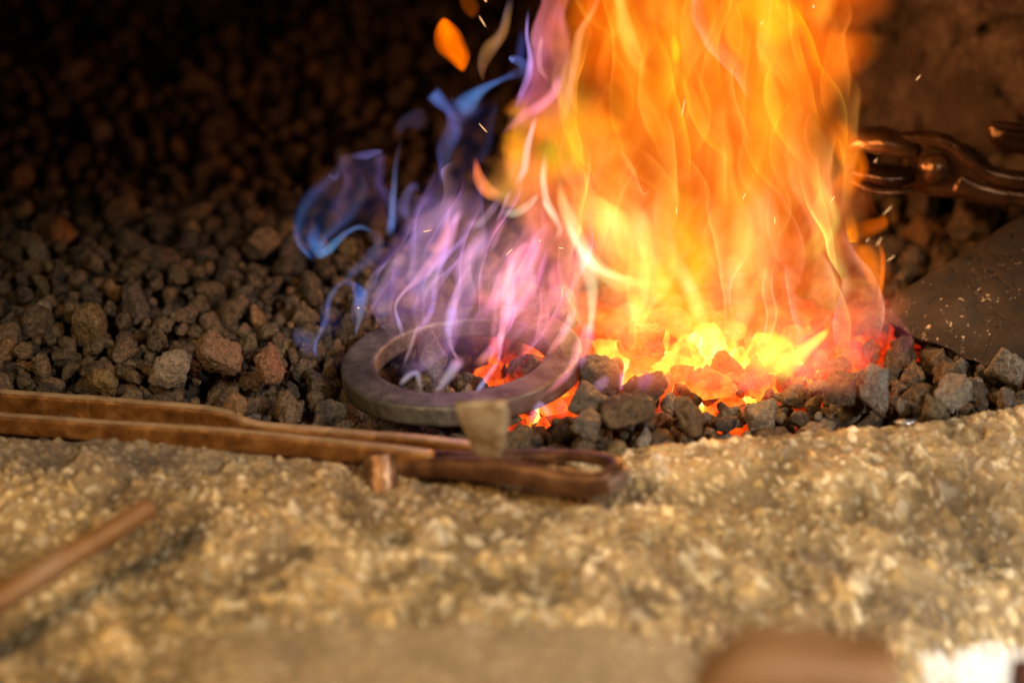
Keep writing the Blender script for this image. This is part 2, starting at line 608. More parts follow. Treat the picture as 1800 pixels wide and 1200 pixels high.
for size, keep, high, sd in ((0.0046, 0.65, 0.0012, 21), (0.0075, 0.50, 0.0021, 31), (0.0115, 0.20, 0.0026, 51), (0.020, 0.035, 0.0034, 61)):
    sq = 0.75 + 0.5 * _hash(np.floor(wx / 0.03).astype(np.int64), np.floor(wy / 0.03).astype(np.int64), 0 * xf.astype(np.int64), sd + 7)
    d_, r_, g_ = cells(wx * 1.0 + 0.25 * wy, wy * 0.9 - 0.15 * wx, size, sd)
    rad_ = 0.28 + 0.22 * ((r_ * 37.7) % 1.0)
    on = (r_ < keep) * np.clip(1 - (d_ / rad_) ** 2, 0, 1)
    hgt = hgt + high * np.sqrt(on)
    k_ = ss(0.0, 0.25, on)[:, None]
    tone = 0.30 * colr + 0.80 * cA[(((r_ * 91.3) % 1.0) * 6.999).astype(int)] * (0.65 + 0.75 * ((r_ * 53.1) % 1.0))[:, None]
    colr = colr * (1 - k_) + k_ * tone
# a groove along the foot of the pebbly face, smoother stone below it
tt_ = np.interp(xf, [-0.5, -0.10, 0.0, 0.06, 0.10, 0.14], [-0.345, -0.352, -0.350, -0.338, -0.335, -0.36]) + 0.003 * vnoise(np.column_stack([xf * 60, 0 * xf, 0 * xf]), 77) - yf
in_ = ss(-0.22, -0.13, xf) * ss(0.14, 0.10, xf)
hgt = hgt * (1 - 0.75 * in_ * ss(0.0, 0.006, tt_))
hgt = hgt - 0.010 * np.exp(-(tt_ / 0.0045) ** 2) * in_ + 0.004 * in_ * ss(0.0, 0.01, tt_)
hgt = hgt * ss(-0.03, 0.02, S.ravel()) + 0.0005
Zf = Z.ravel() + hgt
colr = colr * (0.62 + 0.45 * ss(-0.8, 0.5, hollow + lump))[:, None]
patch = fbm(np.column_stack([xf * 7 + 1, yf * 9, 0 * xf + 6]), 71, 4)
colr = colr * np.where(patch[:, None] > 0, 1 + 0.35 * patch[:, None] * np.array([1.0, 0.95, 0.7]), 1 + 0.45 * patch[:, None] * np.array([0.7, 0.9, 1.0]))
white_corner = ss(0.25, 0.75, ss(0.215, 0.275, xf) * ss(0.140, 0.172, S.ravel()) * 1.1 + 0.35 * hollow - 0.1)[:, None]  # whiter tint mixed in towards the lower right corner
sm_ = (in_ * ss(0.0, 0.006, tt_) * 0.75)[:, None]
colr = colr * (1 - sm_) + sm_ * np.array([0.34, 0.25, 0.15])
colr = colr * (1 - white_corner) + white_corner * np.array([0.80, 0.78, 0.74])
# iron-rich brown streaks and a grey fouled strip along the top at the left
streak = ss(0.35, 0.75, fbm(np.column_stack([xf * 11 + 3, yf * 5, 0 * xf + 2]), 51, 4))
colr = colr * (1 - 0.45 * streak)[:, None]
fou = (ss(-0.02, -0.22, xf) * ss(0.075, 0.02, S.ravel()))[:, None]
colr = colr * (1 - 0.6 * fou) + fou * 0.6 * np.array([0.12, 0.095, 0.085])
# a worn brown gouge running down the face right of the middle
ga, gb = at_z(1150, 965, -0.012), at_z(1330, 1120, -0.03)
gd = np.array([gb.x - ga.x, gb.y - ga.y])
gt = np.clip(((xf - ga.x) * gd[0] + (yf - ga.y) * gd[1]) / (gd @ gd), 0, 1)
gdist = np.hypot(xf - ga.x - gt * gd[0], yf - ga.y - gt * gd[1]) + 0.003 * hollow
gk = ss(0.010, 0.002, gdist) * (0.5 + 0.5 * gt)
Zf = Zf - 0.004 * gk
colr = colr * (1 - 0.7 * gk[:, None]) + 0.7 * gk[:, None] * np.array([0.17, 0.105, 0.065])
nx = len(xs)
idx = np.arange(ny * nx).reshape(ny, nx)
F = np.stack([idx[:-1, :-1], idx[1:, :-1], idx[1:, 1:], idx[:-1, 1:]], -1).reshape(-1, 4)
V = np.column_stack([xf, yf, Zf])
# sides and underside so that the rim is a solid block
me_v, me_f = [V], [F]
bl = len(V)
bot = np.column_stack([xf[-nx:], yf[-nx:] - 0.001, np.full(nx, -0.30)])
me_v.append(bot)
last = idx[-1]
skirt = np.stack([last[:-1], np.arange(nx - 1) + bl, np.arange(1, nx) + bl, last[1:]], -1)
me_f.append(skirt)
V = np.vstack(me_v)
F = np.vstack(me_f)
colr = np.vstack([colr, np.tile([0.2, 0.15, 0.1], (nx, 1))])


def fast_mesh(name, V, F, mat, attrs=None, k=4):
    me = bpy.data.meshes.new(name)
    me.vertices.add(len(V))
    me.vertices.foreach_set('co', np.asarray(V, dtype=np.float32).ravel())
    me.loops.add(len(F) * k)
    me.loops.foreach_set('vertex_index', np.asarray(F, dtype=np.int32).ravel())
    me.polygons.add(len(F))
    me.polygons.foreach_set('loop_start', np.arange(0, len(F) * k, k, dtype=np.int32))
    me.polygons.foreach_set('use_smooth', np.ones(len(F), dtype=bool))
    me.update(calc_edges=True)
    me.validate()
    for an, data in (attrs or {}).items():
        a = me.attributes.new(an, 'FLOAT_COLOR', 'POINT')
        d = np.ones((len(V), 4), dtype=np.float32)
        d[:, :data.shape[1]] = data
        a.data.foreach_set('color', d.ravel())
    me.materials.append(mat)
    return me


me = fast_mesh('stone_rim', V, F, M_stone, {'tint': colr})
rim = bpy.data.objects.new('stone_rim', me)
col.objects.link(rim)
tag(rim, 'pale ochre pebbly stone rim of the forge, curving below the coke', 'stone rim')


def rim_z(x, y):
    s = float(np.interp(x, xs, Yc)) - y
    return float(rim_base(np.array(x), np.array(s)))


# ------------------------------------------------------------------ coke lumps
def ico(sub):
    bm = bmesh.new()
    bmesh.ops.create_icosphere(bm, subdivisions=sub, radius=1.0)
    v = np.array([x.co[:] for x in bm.verts])
    f = np.array([[q.index for q in x.verts] for x in bm.faces])
    bm.free()
    return v, f


ICO = {k: ico(k) for k in (2, 3, 4)}


def rock(sub, seed, block=False, rough=1.0):
    r = np.random.default_rng(seed)
    d, f = ICO[sub]
    if block:
        N = np.array([[1, 0, 0], [-1, 0, 0], [0, 1, 0], [0, -1, 0], [0, 0, 1], [0, 0, -1]]) + r.normal(0, 0.10, (6, 3))
        C = r.uniform(0.80, 0.95, 6)
        p = 16
    else:
        k = int(r.integers(5, 10))
        N = r.normal(size=(k, 3))
        N = np.vstack([N, -N[:3] + r.normal(0, 0.3, (3, 3))])
        C = r.uniform(0.55, 1.0, len(N))
        p = float(r.uniform(14, 34))
    N /= np.linalg.norm(N, axis=1)[:, None]
    q = np.clip(d @ N.T, 0.02, None) / C
    rad = (q ** p).sum(1) ** (-1 / p)
    rad = np.minimum(rad, 1.25)
    v = d * rad[:, None]
    v = v * (1 + rough * (0.10 * fbm(v * 2.1 + seed, seed, 3) + (0.075 * fbm(v * 5.0, seed + 9, 4, 0.65) if sub > 2 else 0))[:, None])
    if not block:
        v = v * np.array([1.0, r.uniform(0.60, 1.0), r.uniform(0.6, 1.0)])
    return v, f


NEAR = [rock(4, 100 + i) for i in range(16)]
FAR = [rock(2, 300 + i) for i in range(24)]
near_me = []
for i, (v, f) in enumerate(NEAR):
    near_me.append(fast_mesh('coke_lump', v, f, M_coke, None, 3))


def heat_at(x, y):
    d = math.hypot((x - FIRE_C[0]) / 0.155, (y - FIRE_C[1]) / 0.098)
    h = 1.06 - 0.88 * d
    d2 = math.hypot((x - 0.012) / 0.024, (y + 0.035) / 0.034)      # glow seen through the iron ring
    h2 = 0.80 - 0.52 * d2
    return max(0.0, min(1.15, max(h, h2)))


RING_C = at_z(810, 628, 0.014)


def blocked(x, y, r):
    dx, dy = x - RING_C.x, y - RING_C.y
    d = math.hypot(dx, dy)
    return 0.050 - r * 0.3 < d < 0.083 + r * 0.6


# (px, py, radius m, lift, block, albedo, heat, label)
special = [
    (1058, 662, 0.0150, 0.010, True, (0.075, 0.062, 0.062), 0.0, 'large square dark lump touching the right side of the iron ring'),
    (1133, 680, 0.0130, 0.006, False, (0.040, 0.036, 0.040), 0.0, 'smooth black six-sided lump at the front edge of the embers'),
    (1137, 592, 0.0115, 0.012, True, (0.10, 0.05, 0.03), 0.62, 'orange glowing square lump below the yellow flames'),
    (1102, 722, 0.0160, 0.012, False, (0.125, 0.085, 0.05), 0.0, 'big brown cracked lump in front of the red glow beside the ring'),
    (1033, 705, 0.0135, 0.012, False, (0.13, 0.105, 0.085), 0.0, 'pointed grey-brown lump beside the right foot of the ring'),
    (1032, 748, 0.0123, 0.009, False, (0.125, 0.110, 0.095), 0.0, 'large grey pitted lump at the stone rim right of the upright tab'),
    (1212, 730, 0.0127, 0.010, False, (0.15, 0.105, 0.055), 0.0, 'ochre brown angular lump at the front below the brightest embers'),
    (1545, 680, 0.0135, 0.020, False, (0.26, 0.25, 0.26), 0.0, 'lump with a white ash face at the right end of the embers'),
    (1480, 690, 0.0139, 0.014, False, (0.085, 0.075, 0.065), 0.0, 'big dark rounded lump left of the ash-faced lump'),
    (1675, 692, 0.0123, 0.012, False, (0.27, 0.25, 0.22), 0.0, 'pale grey flat-topped lump near the rim at the right'),
    (1765, 640, 0.0140, 0.012, False, (0.32, 0.28, 0.24), 0.0, 'pale crusty lump at the foot of the flecked rusty plate'),
    (1640, 720, 0.0120, 0.010, False, (0.17, 0.15, 0.10), 0.0, 'small greenish-grey lump resting against the rim crest'),
    (385, 625, 0.0150, 0.016, False, (0.25, 0.15, 0.085), 0.0, 'rough orange-brown lump standing tallest among the lumps left of the ring'),
    (470, 640, 0.0130, 0.014, False, (0.27, 0.13, 0.07), 0.0, 'pointed reddish lump left of the iron ring'),
    (418, 712, 0.0110, 0.010, False, (0.30, 0.18, 0.09), 0.0, 'small tan lump right behind the rusty rein'),
    (300, 650, 0.0140, 0.012, False, (0.36, 0.28, 0.22), 0.0, 'lump with a pale broken face above the reins'),
    (180, 668, 0.0115, 0.003, False, (0.26, 0.17, 0.07), 0.0, 'yellow-brown lump just behind the reins at the left'),
    (215, 372, 0.0140, 0.014, False, (0.17, 0.105, 0.055), 0.0, 'rounded light brown lump high on the dark heap'),
    (108, 405, 0.0120, 0.016, False, (0.28, 0.11, 0.02), 0.0, 'orange lump on the dark heap near the left edge'),
    (458, 432, 0.0130, 0.014, False, (0.18, 0.125, 0.075), 0.0, 'smooth tan lump on the heap left of the blue flame'),
    (155, 565, 0.0180, 0.010, False, (0.17, 0.11, 0.045), 0.0, 'large ochre lump on the left of the heap'),
    (1705, 400, 0.0230, 0.010, False, (0.105, 0.07, 0.045), 0.0, 'largest dark lump under the tongs at the right'),
    (1120, 612, 0.0150, 0.004, False, (0.10, 0.05, 0.035), 0.60, 'dark-topped orange lump in the fire right of the ring'),
    (1250, 676, 0.0135, 0.004, False, (0.09, 0.05, 0.04), 0.66, 'salmon pink glowing lump at the front of the fire'),
    (1335, 662, 0.0125, 0.006, False, (0.09, 0.05, 0.04), 0.62, 'glowing red lump at the right of the brightest embers'),
    (975, 545, 0.0165, 0.012, False, (0.16, 0.13, 0.085), 0.0, 'grey-olive lump lying on the back of the iron ring'),
    (925, 655, 0.0120, 0.010, False, (0.07, 0.05, 0.05), 0.36, 'dark pointed lump in front of the orange glow inside the ring'),
    (755, 625, 0.0145, 0.002, False, (0.10, 0.09, 0.085), 0.0, 'grey flat-faced lump inside the left half of the ring'),
]
placed = []   # x, y, z, r
specials = []
for s in special:
    p = at_z(s[0], s[1], s[3])
    specials.append((p, s))
    placed.append((p.x, p.y, p.z, s[2]))

cell = 0.02
gridh = {}


def add_hash(x, y, r):
    gridh.setdefault((int(math.floor(x / cell)), int(math.floor(y / cell))), []).append((x, y, r))


def free(x, y, r, k=0.86):
    i, j = int(math.floor(x / cell)), int(math.floor(y / cell))
    for a in range(i - 2, i + 3):
        for b in range(j - 2, j + 3):
            for (qx, qy, qr) in gridh.get((a, b), ()):
                if (x - qx) ** 2 + (y - qy) ** 2 < (k * (r + qr)) ** 2:
                    return False
    return True


for (x, y, z, r) in placed:
    add_hash(x, y, r)
top = []
for band, (rlo, rhi, tries) in enumerate([(0.0125, 0.0190, 2600), (0.009, 0.0125, 12000), (0.0065, 0.009, 34000), (0.0045, 0.0065, 40000)]):
    for _ in range(tries):
        y = -0.17 + 1.10 * random.random()
        half = 0.40 + 0.20 * max(0, y) + 0.03
        x = random.uniform(-half, half)
        if y < crest_y(x) + 0.004:
            continue
        if band == 3 and y > 0.25:
            continue
        r = random.uniform(rlo, rhi)
        if x < 0.0:
            if band == 0 and random.random() < 0.85:
                continue
            r *= 0.80
        elif y < 0.0:
            r *= 0.74
        if blocked(x, y, r):
            continue
        if free(x, y, r):
            add_hash(x, y, r)
            top.append((x, y, r, band))
ttop = []
bz = bed_z(np.array([t[0] for t in top]), np.array([t[1] for t in top]))
for (x, y, r, band), z in zip(top, bz):
    zz = float(z) + random.uniform(-0.003, 0.005) - (0.009 if x < 0.03 and y < crest_y(x) + 0.05 else 0) - (0.003 if band >= 2 else 0)
    if math.hypot(x - RING_C.x, y - RING_C.y) < 0.06:
        zz = min(zz, -0.006)
    ttop.append((x, y, zz, r))

# the largest in the picture are objects, the others one heap
scored = []
for i, (x, y, z, r) in enumerate(ttop):
    px, py, dep = to_px(x, y, z + r * 0.4)
    inside = -10 < px < 1810 and -5 < py < 1205
    hidden = y < crest_y(x) + 0.012 and z < 0.004
    behind_fire = 1010 < px < 1500 and py < 560
    hidden = hidden or (px < 640 and py > 690 + 0.075 * px) or (640 <= px < 900 and py > 735)
    if inside and not hidden and not behind_fire:
        scored.append((r / dep, i))
scored.sort(reverse=True)
n_ind = 300 - len(specials)
chosen = set(i for _, i in scored[:n_ind])

PAL = [(0.085, 0.058, 0.038), (0.105, 0.074, 0.048), (0.062, 0.052, 0.045), (0.125, 0.082, 0.048), (0.045, 0.036, 0.030), (0.150, 0.100, 0.060), (0.080, 0.062, 0.036)]


def albedo(x, y):
    c = random.choice(PAL)
    k = random.uniform(0.75, 1.25)
    if random.random() < 0.05:
        c, k = random.choice([(0.24, 0.13, 0.06), (0.23, 0.17, 0.08), (0.24, 0.20, 0.16)]), 1
    if x > 0.03 and y < -0.02 and random.random() < 0.45:
        c, k = random.choice([(0.19, 0.18, 0.17), (0.15, 0.115, 0.07), (0.20, 0.17, 0.13)]), random.uniform(0.8, 1.3)
    return tuple(a * k for a in c)


KINDS = {
    'ember': ('glowing orange ember among the coals under the tall flame', 'ember', 'glowing embers under the tall flame'),
    'ringin': ('small lump of coke lying in the opening of the iron ring', 'coke lump', 'coke lumps inside the iron ring'),
    'front': ('cold grey-brown lump of coke between the embers and the stone rim', 'coke lump', 'cold coke lumps along the stone rim'),
    'right': ('dim brown lump of coke between the flame and the flecked rusty plate', 'coke lump', 'coke lumps right of the flame'),
    'leftnear': ('dark brown lump of coke in the heap just behind the rusty reins', 'coke lump', 'coke lumps behind the rusty reins'),
    'leftmid': ('dim lump of coke on the middle of the heap left of the flames', 'coke lump', 'coke lumps on the middle of the heap'),
    'leftback': ('nearly black lump of coke high on the dark back of the heap', 'coke lump', 'coke lumps on the dark back of the heap'),
}


def kind_of(x, y, heat):
    if heat > 0.42:
        return 'ember'
    if math.hypot(x - RING_C.x, y - RING_C.y) < 0.055:
        return 'ringin'
    if x > 0.03 and y < 0.0:
        return 'front'
    if x > 0.12:
        return 'right'
    return 'leftnear' if y < 0.06 else ('leftmid' if y < 0.30 else 'leftback')


def lump_obj(me, p, r, c, heat, label, cat, group, block=False, rot=None):
    o = bpy.data.objects.new('coke_lump' if cat != 'ember' else 'ember', me)
    o.location = p
    o.scale = (r, r, r)
    o.rotation_euler = rot if rot else (random.uniform(0, 6.28), random.uniform(0, 6.28), random.uniform(0, 6.28))
    o.color = (*c, heat)
    col.objects.link(o)
    tag(o, label, cat, group)
    return o


bvs, bfs, bcs, off = [], [], [], 0


def bake(x, y, z, r, c, heat):
    global off
    v, f = FAR[random.randrange(len(FAR))]
    e = Euler((random.uniform(0, 6.28), random.uniform(0, 6.28), random.uniform(0, 6.28))).to_matrix()
    w = v @ np.array(e).T * r + np.array([x, y, z])
    bvs.append(w)
    bfs.append(f + off)
    bcs.append(np.tile([*c, heat], (len(w), 1)))
    off += len(w)


for i, (x, y, z, r) in enumerate(ttop):
    h = heat_at(x, y)
    h = 0.0 if h < 0.25 else h * random.uniform(0.50, 0.98)
    if y < crest_y(x) + 0.088 + 0.010 * math.sin(x * 60) and x > 0.03:
        h = 0.0
    if x < 0.06:
        h *= 0.8
    if x < -0.012:
        h = 0.0
    c = albedo(x, y)
    if h > 0:
        c = tuple(a * 0.6 for a in c)
    if i in chosen:
        k = KINDS[kind_of(x, y, h)]
        lump_obj(near_me[i % len(near_me)], (x, y, z), r, c, h, *k)
    else:
        bake(x, y, z, r, c, h)
# lower layer fills the gaps
for _ in range(5200):
    y = -0.17 + 1.10 * random.random()
    half = 0.42 + 0.20 * max(0, y)
    x = random.uniform(-half, half)
    if y < crest_y(x) + 0.002:
        continue
    r = random.uniform(0.007, 0.013)
    h = heat_at(x, y)
    z = float(bed_z(np.array([x]), np.array([y]))[0]) - random.uniform(0.010, 0.018)
    if blocked(x, y, r):
        z -= 0.004
    if h > 0.5 and random.random() < 0.55:
        continue
    bake(x, y, z, r, albedo(x, y), 0.0 if h < 0.2 else min(0.95, h * random.uniform(0.75, 1.0)))
me = fast_mesh('coke_heap', np.vstack(bvs), np.vstack(bfs), M_coke_bed, {'tint': np.vstack(bcs)}, 3)
heap = bpy.data.objects.new('coke_heap', me)
col.objects.link(heap)
tag(heap, 'heap of small dark coke filling the hearth around the fire', 'coke', kind='stuff')

for k, (p, s) in enumerate(specials):
    v, f = rock(4, 900 + k, s[4])
    me = fast_mesh('coke_lump', v, f, M_coke, None, 3)
    rot = (0.05, 0.08, 0.25 * (k % 3 - 1)) if s[4] else None
    cat = 'ember' if s[6] > 0.5 else 'coke lump'
    o = lump_obj(me, p, s[2], s[5], s[6], s[7], cat, None, rot=rot)
    if s[4] and k == 0:
        o.scale = (0.0150, 0.011, 0.0125)
        o.rotation_euler = (0.1, 0.12, 0.1)

# ------------------------------------------------------------------ iron ring
prof = []
RO, RI, TH, bev = 0.0795, 0.0565, 0.0135, 0.0014
pts = [(RI, -TH), (RI, -bev), (RI + bev * .4, -bev * .4), (RI + bev, 0), (RO - bev, 0), (RO - bev * .4, -bev * .4), (RO, -bev), (RO, -TH), (RI, -TH)]
dense = []
for a, b in zip(pts[:-1], pts[1:]):
    L = math.hypot(b[0] - a[0], b[1] - a[1])
    kk = max(1, int(L / 0.0022))
    for q in range(kk):
        dense.append((a[0] + (b[0] - a[0]) * q / kk, a[1] + (b[1] - a[1]) * q / kk))
m_, n_ = len(dense), 200
vv = []
for i in range(n_):
    a = 2 * math.pi * i / n_
    for (r_, z_) in dense:
        vv.append((r_ * math.cos(a), r_ * math.sin(a), z_))
vv = np.array(vv)
nrm3 = vv * np.array([30, 30, 30])
vv[:, 2] += 0.0005 * fbm(nrm3, 71, 3)
vv[:, :2] *= (1 + 0.006 * fbm(nrm3 * 1.2, 72, 3))[:, None]
ff = [(i * m_ + j, ((i + 1) % n_) * m_ + j, ((i + 1) % n_) * m_ + (j + 1) % m_, i * m_ + (j + 1) % m_) for i in range(n_) for j in range(m_)]
ring = mesh_obj('iron_ring', vv, ff, M_ring)
ring.location = RING_C + Vector((0, 0, 0.002))
ring.rotation_euler = (R(0.5), R(-5.0), 0)
tag(ring, 'thick flat iron ring heating at the left of the fire', 'iron ring')

# ------------------------------------------------------------------ tongs in front


def depth_y(px):
    return -0.118 - 0.125 * (px / 1100.0)


def fp(px, py, dy=0.0):
    return tuple(at_y(px, py, depth_y(px) + dy))


tongs = empty('tongs', fp(670, 820), 'long rusty tongs lying across the stone rim in front of the ring', 'tongs')
px = 0.00038
# far rein: a flat bar on edge with a step down
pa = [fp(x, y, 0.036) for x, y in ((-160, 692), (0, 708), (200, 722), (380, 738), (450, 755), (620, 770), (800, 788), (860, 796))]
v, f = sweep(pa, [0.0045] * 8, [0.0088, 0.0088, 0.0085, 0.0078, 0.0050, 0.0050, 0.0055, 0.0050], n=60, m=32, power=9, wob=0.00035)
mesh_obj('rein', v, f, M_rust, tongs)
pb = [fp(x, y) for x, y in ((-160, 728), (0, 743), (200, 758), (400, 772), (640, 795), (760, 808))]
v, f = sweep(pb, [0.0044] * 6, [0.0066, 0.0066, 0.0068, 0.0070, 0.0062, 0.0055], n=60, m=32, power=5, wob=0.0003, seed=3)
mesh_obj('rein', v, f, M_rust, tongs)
# loop jaw: a bar bent back on itself
path = [fp(700, 822, 0.0), fp(800, 822, -0.006), fp(900, 832, -0.012), fp(1000, 850, -0.014), fp(1060, 848, -0.012), fp(1086, 826, 0.004), fp(1050, 806, 0.026), fp(960, 800, 0.034), fp(860, 806, 0.026), fp(740, 806, 0.016)]
v, f = sweep(path, [0.0052, 0.0050, 0.0046, 0.0046, 0.0050, 0.0052, 0.0042, 0.0040, 0.0042, 0.005], [0.0060, 0.0070, 0.0080, 0.0084, 0.0074, 0.0072, 0.0040, 0.0036, 0.0045, 0.005], n=90, m=28, power=2.3, wob=0.0003, seed=8)
mesh_obj('jaw', v, f, M_rust_dark, tongs)
tipv, tipf = sweep([fp(1070, 858, -0.016), fp(1096, 842, -0.004), fp(1098, 826, 0.008)], [0.0022, 0.0030, 0.0022], [0.0050, 0.0066, 0.0050], n=16, m=16, power=2.4)
mesh_obj('worn_tip', tipv, tipf, M_tip, tongs)
# upright flat jaw end
v, f = sweep([fp(858, 794, -0.005), fp(854, 768, -0.012), fp(850, 735, -0.018), fp(844, 706, -0.02)], [0.0085, 0.0125, 0.0152, 0.0155], [0.0036] * 4, up=(0.35, 1, 0.12), n=24, m=28, power=8, wob=0.0009, seed=5)
mesh_obj('jaw', v, f, M_worn, tongs)['label'] = 'short upright worn jaw end of the tongs'
# rivet
v, f = sweep([fp(668, 800, -0.004), fp(672, 835, -0.010), fp(672, 880, -0.018)], [0.0100, 0.0102, 0.0096], [0.0092, 0.0092, 0.0085], up=(0, 1, 0), n=20, m=28, power=2.4, wob=0.0004)
mesh_obj('rivet', v, f, rust_material('rubbed_rivet', (0.08, 0.03, 0.012), (0.17, 0.075, 0.03), (0.32, 0.19, 0.11), (0.2, 0.45), 0.5), tongs)

# rod at the lower left
a, b = at_y(262, 893, -0.30), at_y(-110, 1118, -0.40)
v, f = sweep([tuple(a), tuple(a.lerp(b, 0.5)), tuple(b)], [0.0070, 0.0078, 0.0085], [0.0066, 0.0075, 0.008], n=30, m=20, power=2.2, wob=0.0004)
rod = mesh_obj('iron_rod', v, f, rust_material('rubbed_rod', (0.26, 0.12, 0.04), (0.40, 0.21, 0.09), (0.48, 0.33, 0.22), (0.35, 0.6), 0.3, 25), loc=tuple(a))
tag(rod, 'blurred orange-brown iron rod slanting over the stone at the lower left', 'iron rod')

# brown block nearest the viewer
hb = empty('tool_handle', tuple(at_y(1410, 1180, -0.60)), 'smooth brown handle out of focus at the bottom in front of the stone', 'tool handle')
Yh = -0.60
v, f = sweep([tuple(at_y(1255, 1240, Yh)), tuple(at_y(1330, 1186, Yh)), tuple(at_y(1440, 1178, Yh)), tuple(at_y(1562, 1186, Yh))], [0.018, 0.022, 0.022, 0.021], [0.016, 0.020, 0.0165, 0.0130], n=30, m=28, power=3.0, wob=0.001)
mesh_obj('grip', v, f, M_wood, hb)
v, f = sweep([tuple(at_y(1400, 1190, Yh)), tuple(at_y(1390, 1300, Yh - 0.02)), tuple(at_y(1380, 1500, Yh - 0.05))], [0.022] * 3, [0.02] * 3, up=(0, 1, 0), n=16, m=20, power=3)
mesh_obj('shaft', v, f, M_wood, hb)
v, f = sweep([tuple(at_y(1782, 1192, -0.52)), tuple(at_y(1860, 1200, -0.52))], [0.012, 0.012], [0.009, 0.009], n=8, m=16, power=4)
o = mesh_obj('wooden_block', v, f, rust_material('dark_wood', (0.06, 0.02, 0.012), (0.1, 0.035, 0.02), (0.14, 0.05, 0.03), (0.6, 0.8), 0.0), loc=tuple(at_y(1800, 1195, -0.52)))
tag(o, 'small dark reddish-brown wooden block in the lower right corner', 'wooden block')

# silver scrap on the crest
p = at_z(1592, 742, 0.012)
v, f = rock(3, 77)
o = mesh_obj('metal_scrap', v * np.array([0.0068, 0.003, 0.0018]) + np.array(p), f, M_silver, loc=tuple(p))
tag(o, 'tiny bright silver scrap of metal on the rim crest at the right', 'metal scrap')

# ------------------------------------------------------------------ tongs at the back right
YB = 0.10
bt = empty('tongs', tuple(at_y(1640, 300, YB)), 'dark glossy tongs with beak-like jaws pointing at the tall flame', 'tongs')


def bp(x, y, d=0.0):
    return tuple(at_y(x, y, YB + d))


def prod(name, path, A, B, mat, up=(0, 0, 1), **kw):
    v, f = sweep(path, A, B, up=up, **kw)
    return mesh_obj(name, v, f, mat, bt)


prod('jaw', [bp(1491, 260), bp(1512, 248), bp(1545, 246), bp(1580, 254), bp(1608, 266)], [0.002, 0.010, 0.014, 0.013, 0.009], [0.0015, 0.0065, 0.0092, 0.0080, 0.005], M_iron_brown, n=40, m=24, power=2.3, wob=0.0006)
prod('jaw', [bp(1491, 303, -0.01), bp(1512, 301, -0.01), bp(1545, 306, -0.01), bp(1580, 308, -0.01), bp(1606, 306, -0.01)], [0.002, 0.010, 0.014, 0.013, 0.008], [0.0012, 0.0048, 0.0068, 0.0068, 0.005], M_dark_iron, n=40, m=24, power=2.2)
prod('jaw_lip', [bp(1495, 314, -0.012), bp(1525, 329, -0.014), bp(1560, 335, -0.014), bp(1605, 333, -0.01)], [0.004, 0.006, 0.006, 0.004], [0.0016, 0.0022, 0.0022, 0.0016], M_iron_brown, n=30, m=14, power=2.2)
# cheek plate behind the rivet
prod('cheek', [bp(1590, 290, 0.008), bp(1630, 292, 0.008), bp(1680, 300, 0.008), bp(1730, 322, 0.008)], [0.006] * 4, [0.016, 0.0205, 0.0205, 0.014], M_iron_brown, n=30, m=24, power=3.2, wob=0.0005)
prod('rivet', [bp(1641, 297, 0.003), bp(1641, 297, -0.006), bp(1641, 297, -0.010)], [0.0115, 0.011, 0.008], [0.0115, 0.011, 0.008], M_iron_brown, n=14, m=28, power=2.0)
prod('rein', [bp(1570, 242), bp(1620, 242), bp(1665, 250), bp(1700, 276), bp(1735, 302), bp(1790, 316), bp(1900, 328)], [0.004, 0.006, 0.007, 0.007, 0.007, 0.007, 0.007], [0.0035, 0.0045, 0.0048, 0.0048, 0.005, 0.006, 0.006], M_iron_brown, n=60, m=20, power=3, wob=0.0004)
prod('rein', [bp(1680, 318, 0.006), bp(1730, 338, 0.006), bp(1800, 346, 0.006), bp(1900, 352, 0.006)], [0.007] * 4, [0.008, 0.007, 0.0065, 0.0065], M_iron_brown, n=40, m=20, power=3, wob=0.0004)
bt2 = empty('tongs', tuple(at_y(1780, 240, YB + 0.03)), 'curved end of a second iron tool cut by the right edge', 'tongs')
v, f = sweep([bp(1741, 220, 0.03), bp(1757, 236, 0.03), bp(1790, 246, 0.03), bp(1880, 256, 0.03)], [0.002, 0.007, 0.008, 0.008], [0.002, 0.0085, 0.0095, 0.0095], n=30, m=20, power=3)
mesh_obj('jaw', v, f, M_iron_brown, bt2)
v, f = sweep([bp(1738, 217, 0.02), bp(1765, 219, 0.02), bp(1800, 224, 0.02), bp(1880, 232, 0.02)], [0.0015, 0.003, 0.003, 0.003], [0.0012, 0.0022, 0.0024, 0.0024], n=30, m=14, power=2.5)
mesh_obj('jaw_edge', v, f, M_iron_brown, bt2)

# ------------------------------------------------------------------ rusty plate and walls behind
c0, c1, c2, c3 = at_z(1580, 560, 0.002), at_z(1850, 395, 0.040), at_z(1990, 520, 0.035), at_z(1800, 645, -0.008)
nu, nv = 70, 60
U, Vv = np.meshgrid(np.linspace(0, 1, nu), np.linspace(0, 1, nv))
C = [np.array(c) for c in (c0, c1, c2, c3)]
PP = ((1 - U) * (1 - Vv))[..., None] * C[0] + (U * (1 - Vv))[..., None] * C[1] + (U * Vv)[..., None] * C[2] + ((1 - U) * Vv)[..., None] * C[3]
bulge = 0.004 * np.sin(U * math.pi) * np.sin(Vv * math.pi)
PP[..., 2] += bulge + 0.0025 * fbm(PP.reshape(-1, 3) * 40, 61, 4).reshape(nv, nu) - 0.006 * ss(0.08, 0, Vv) - 0.010 * ss(0.06, 0, U)
ii = np.arange(nu * nv).reshape(nv, nu)
PF = np.stack([ii[:-1, :-1], ii[1:, :-1], ii[1:, 1:], ii[:-1, 1:]], -1).reshape(-1, 4)
me = fast_mesh('rusty_plate', PP.reshape(-1, 3), PF, M_slab, None)
pl = bpy.data.objects.new('rusty_plate', me)
col.objects.link(pl)
so = pl.modifiers.new('solid', 'SOLIDIFY')
so.thickness = 0.02
so.offset = 1
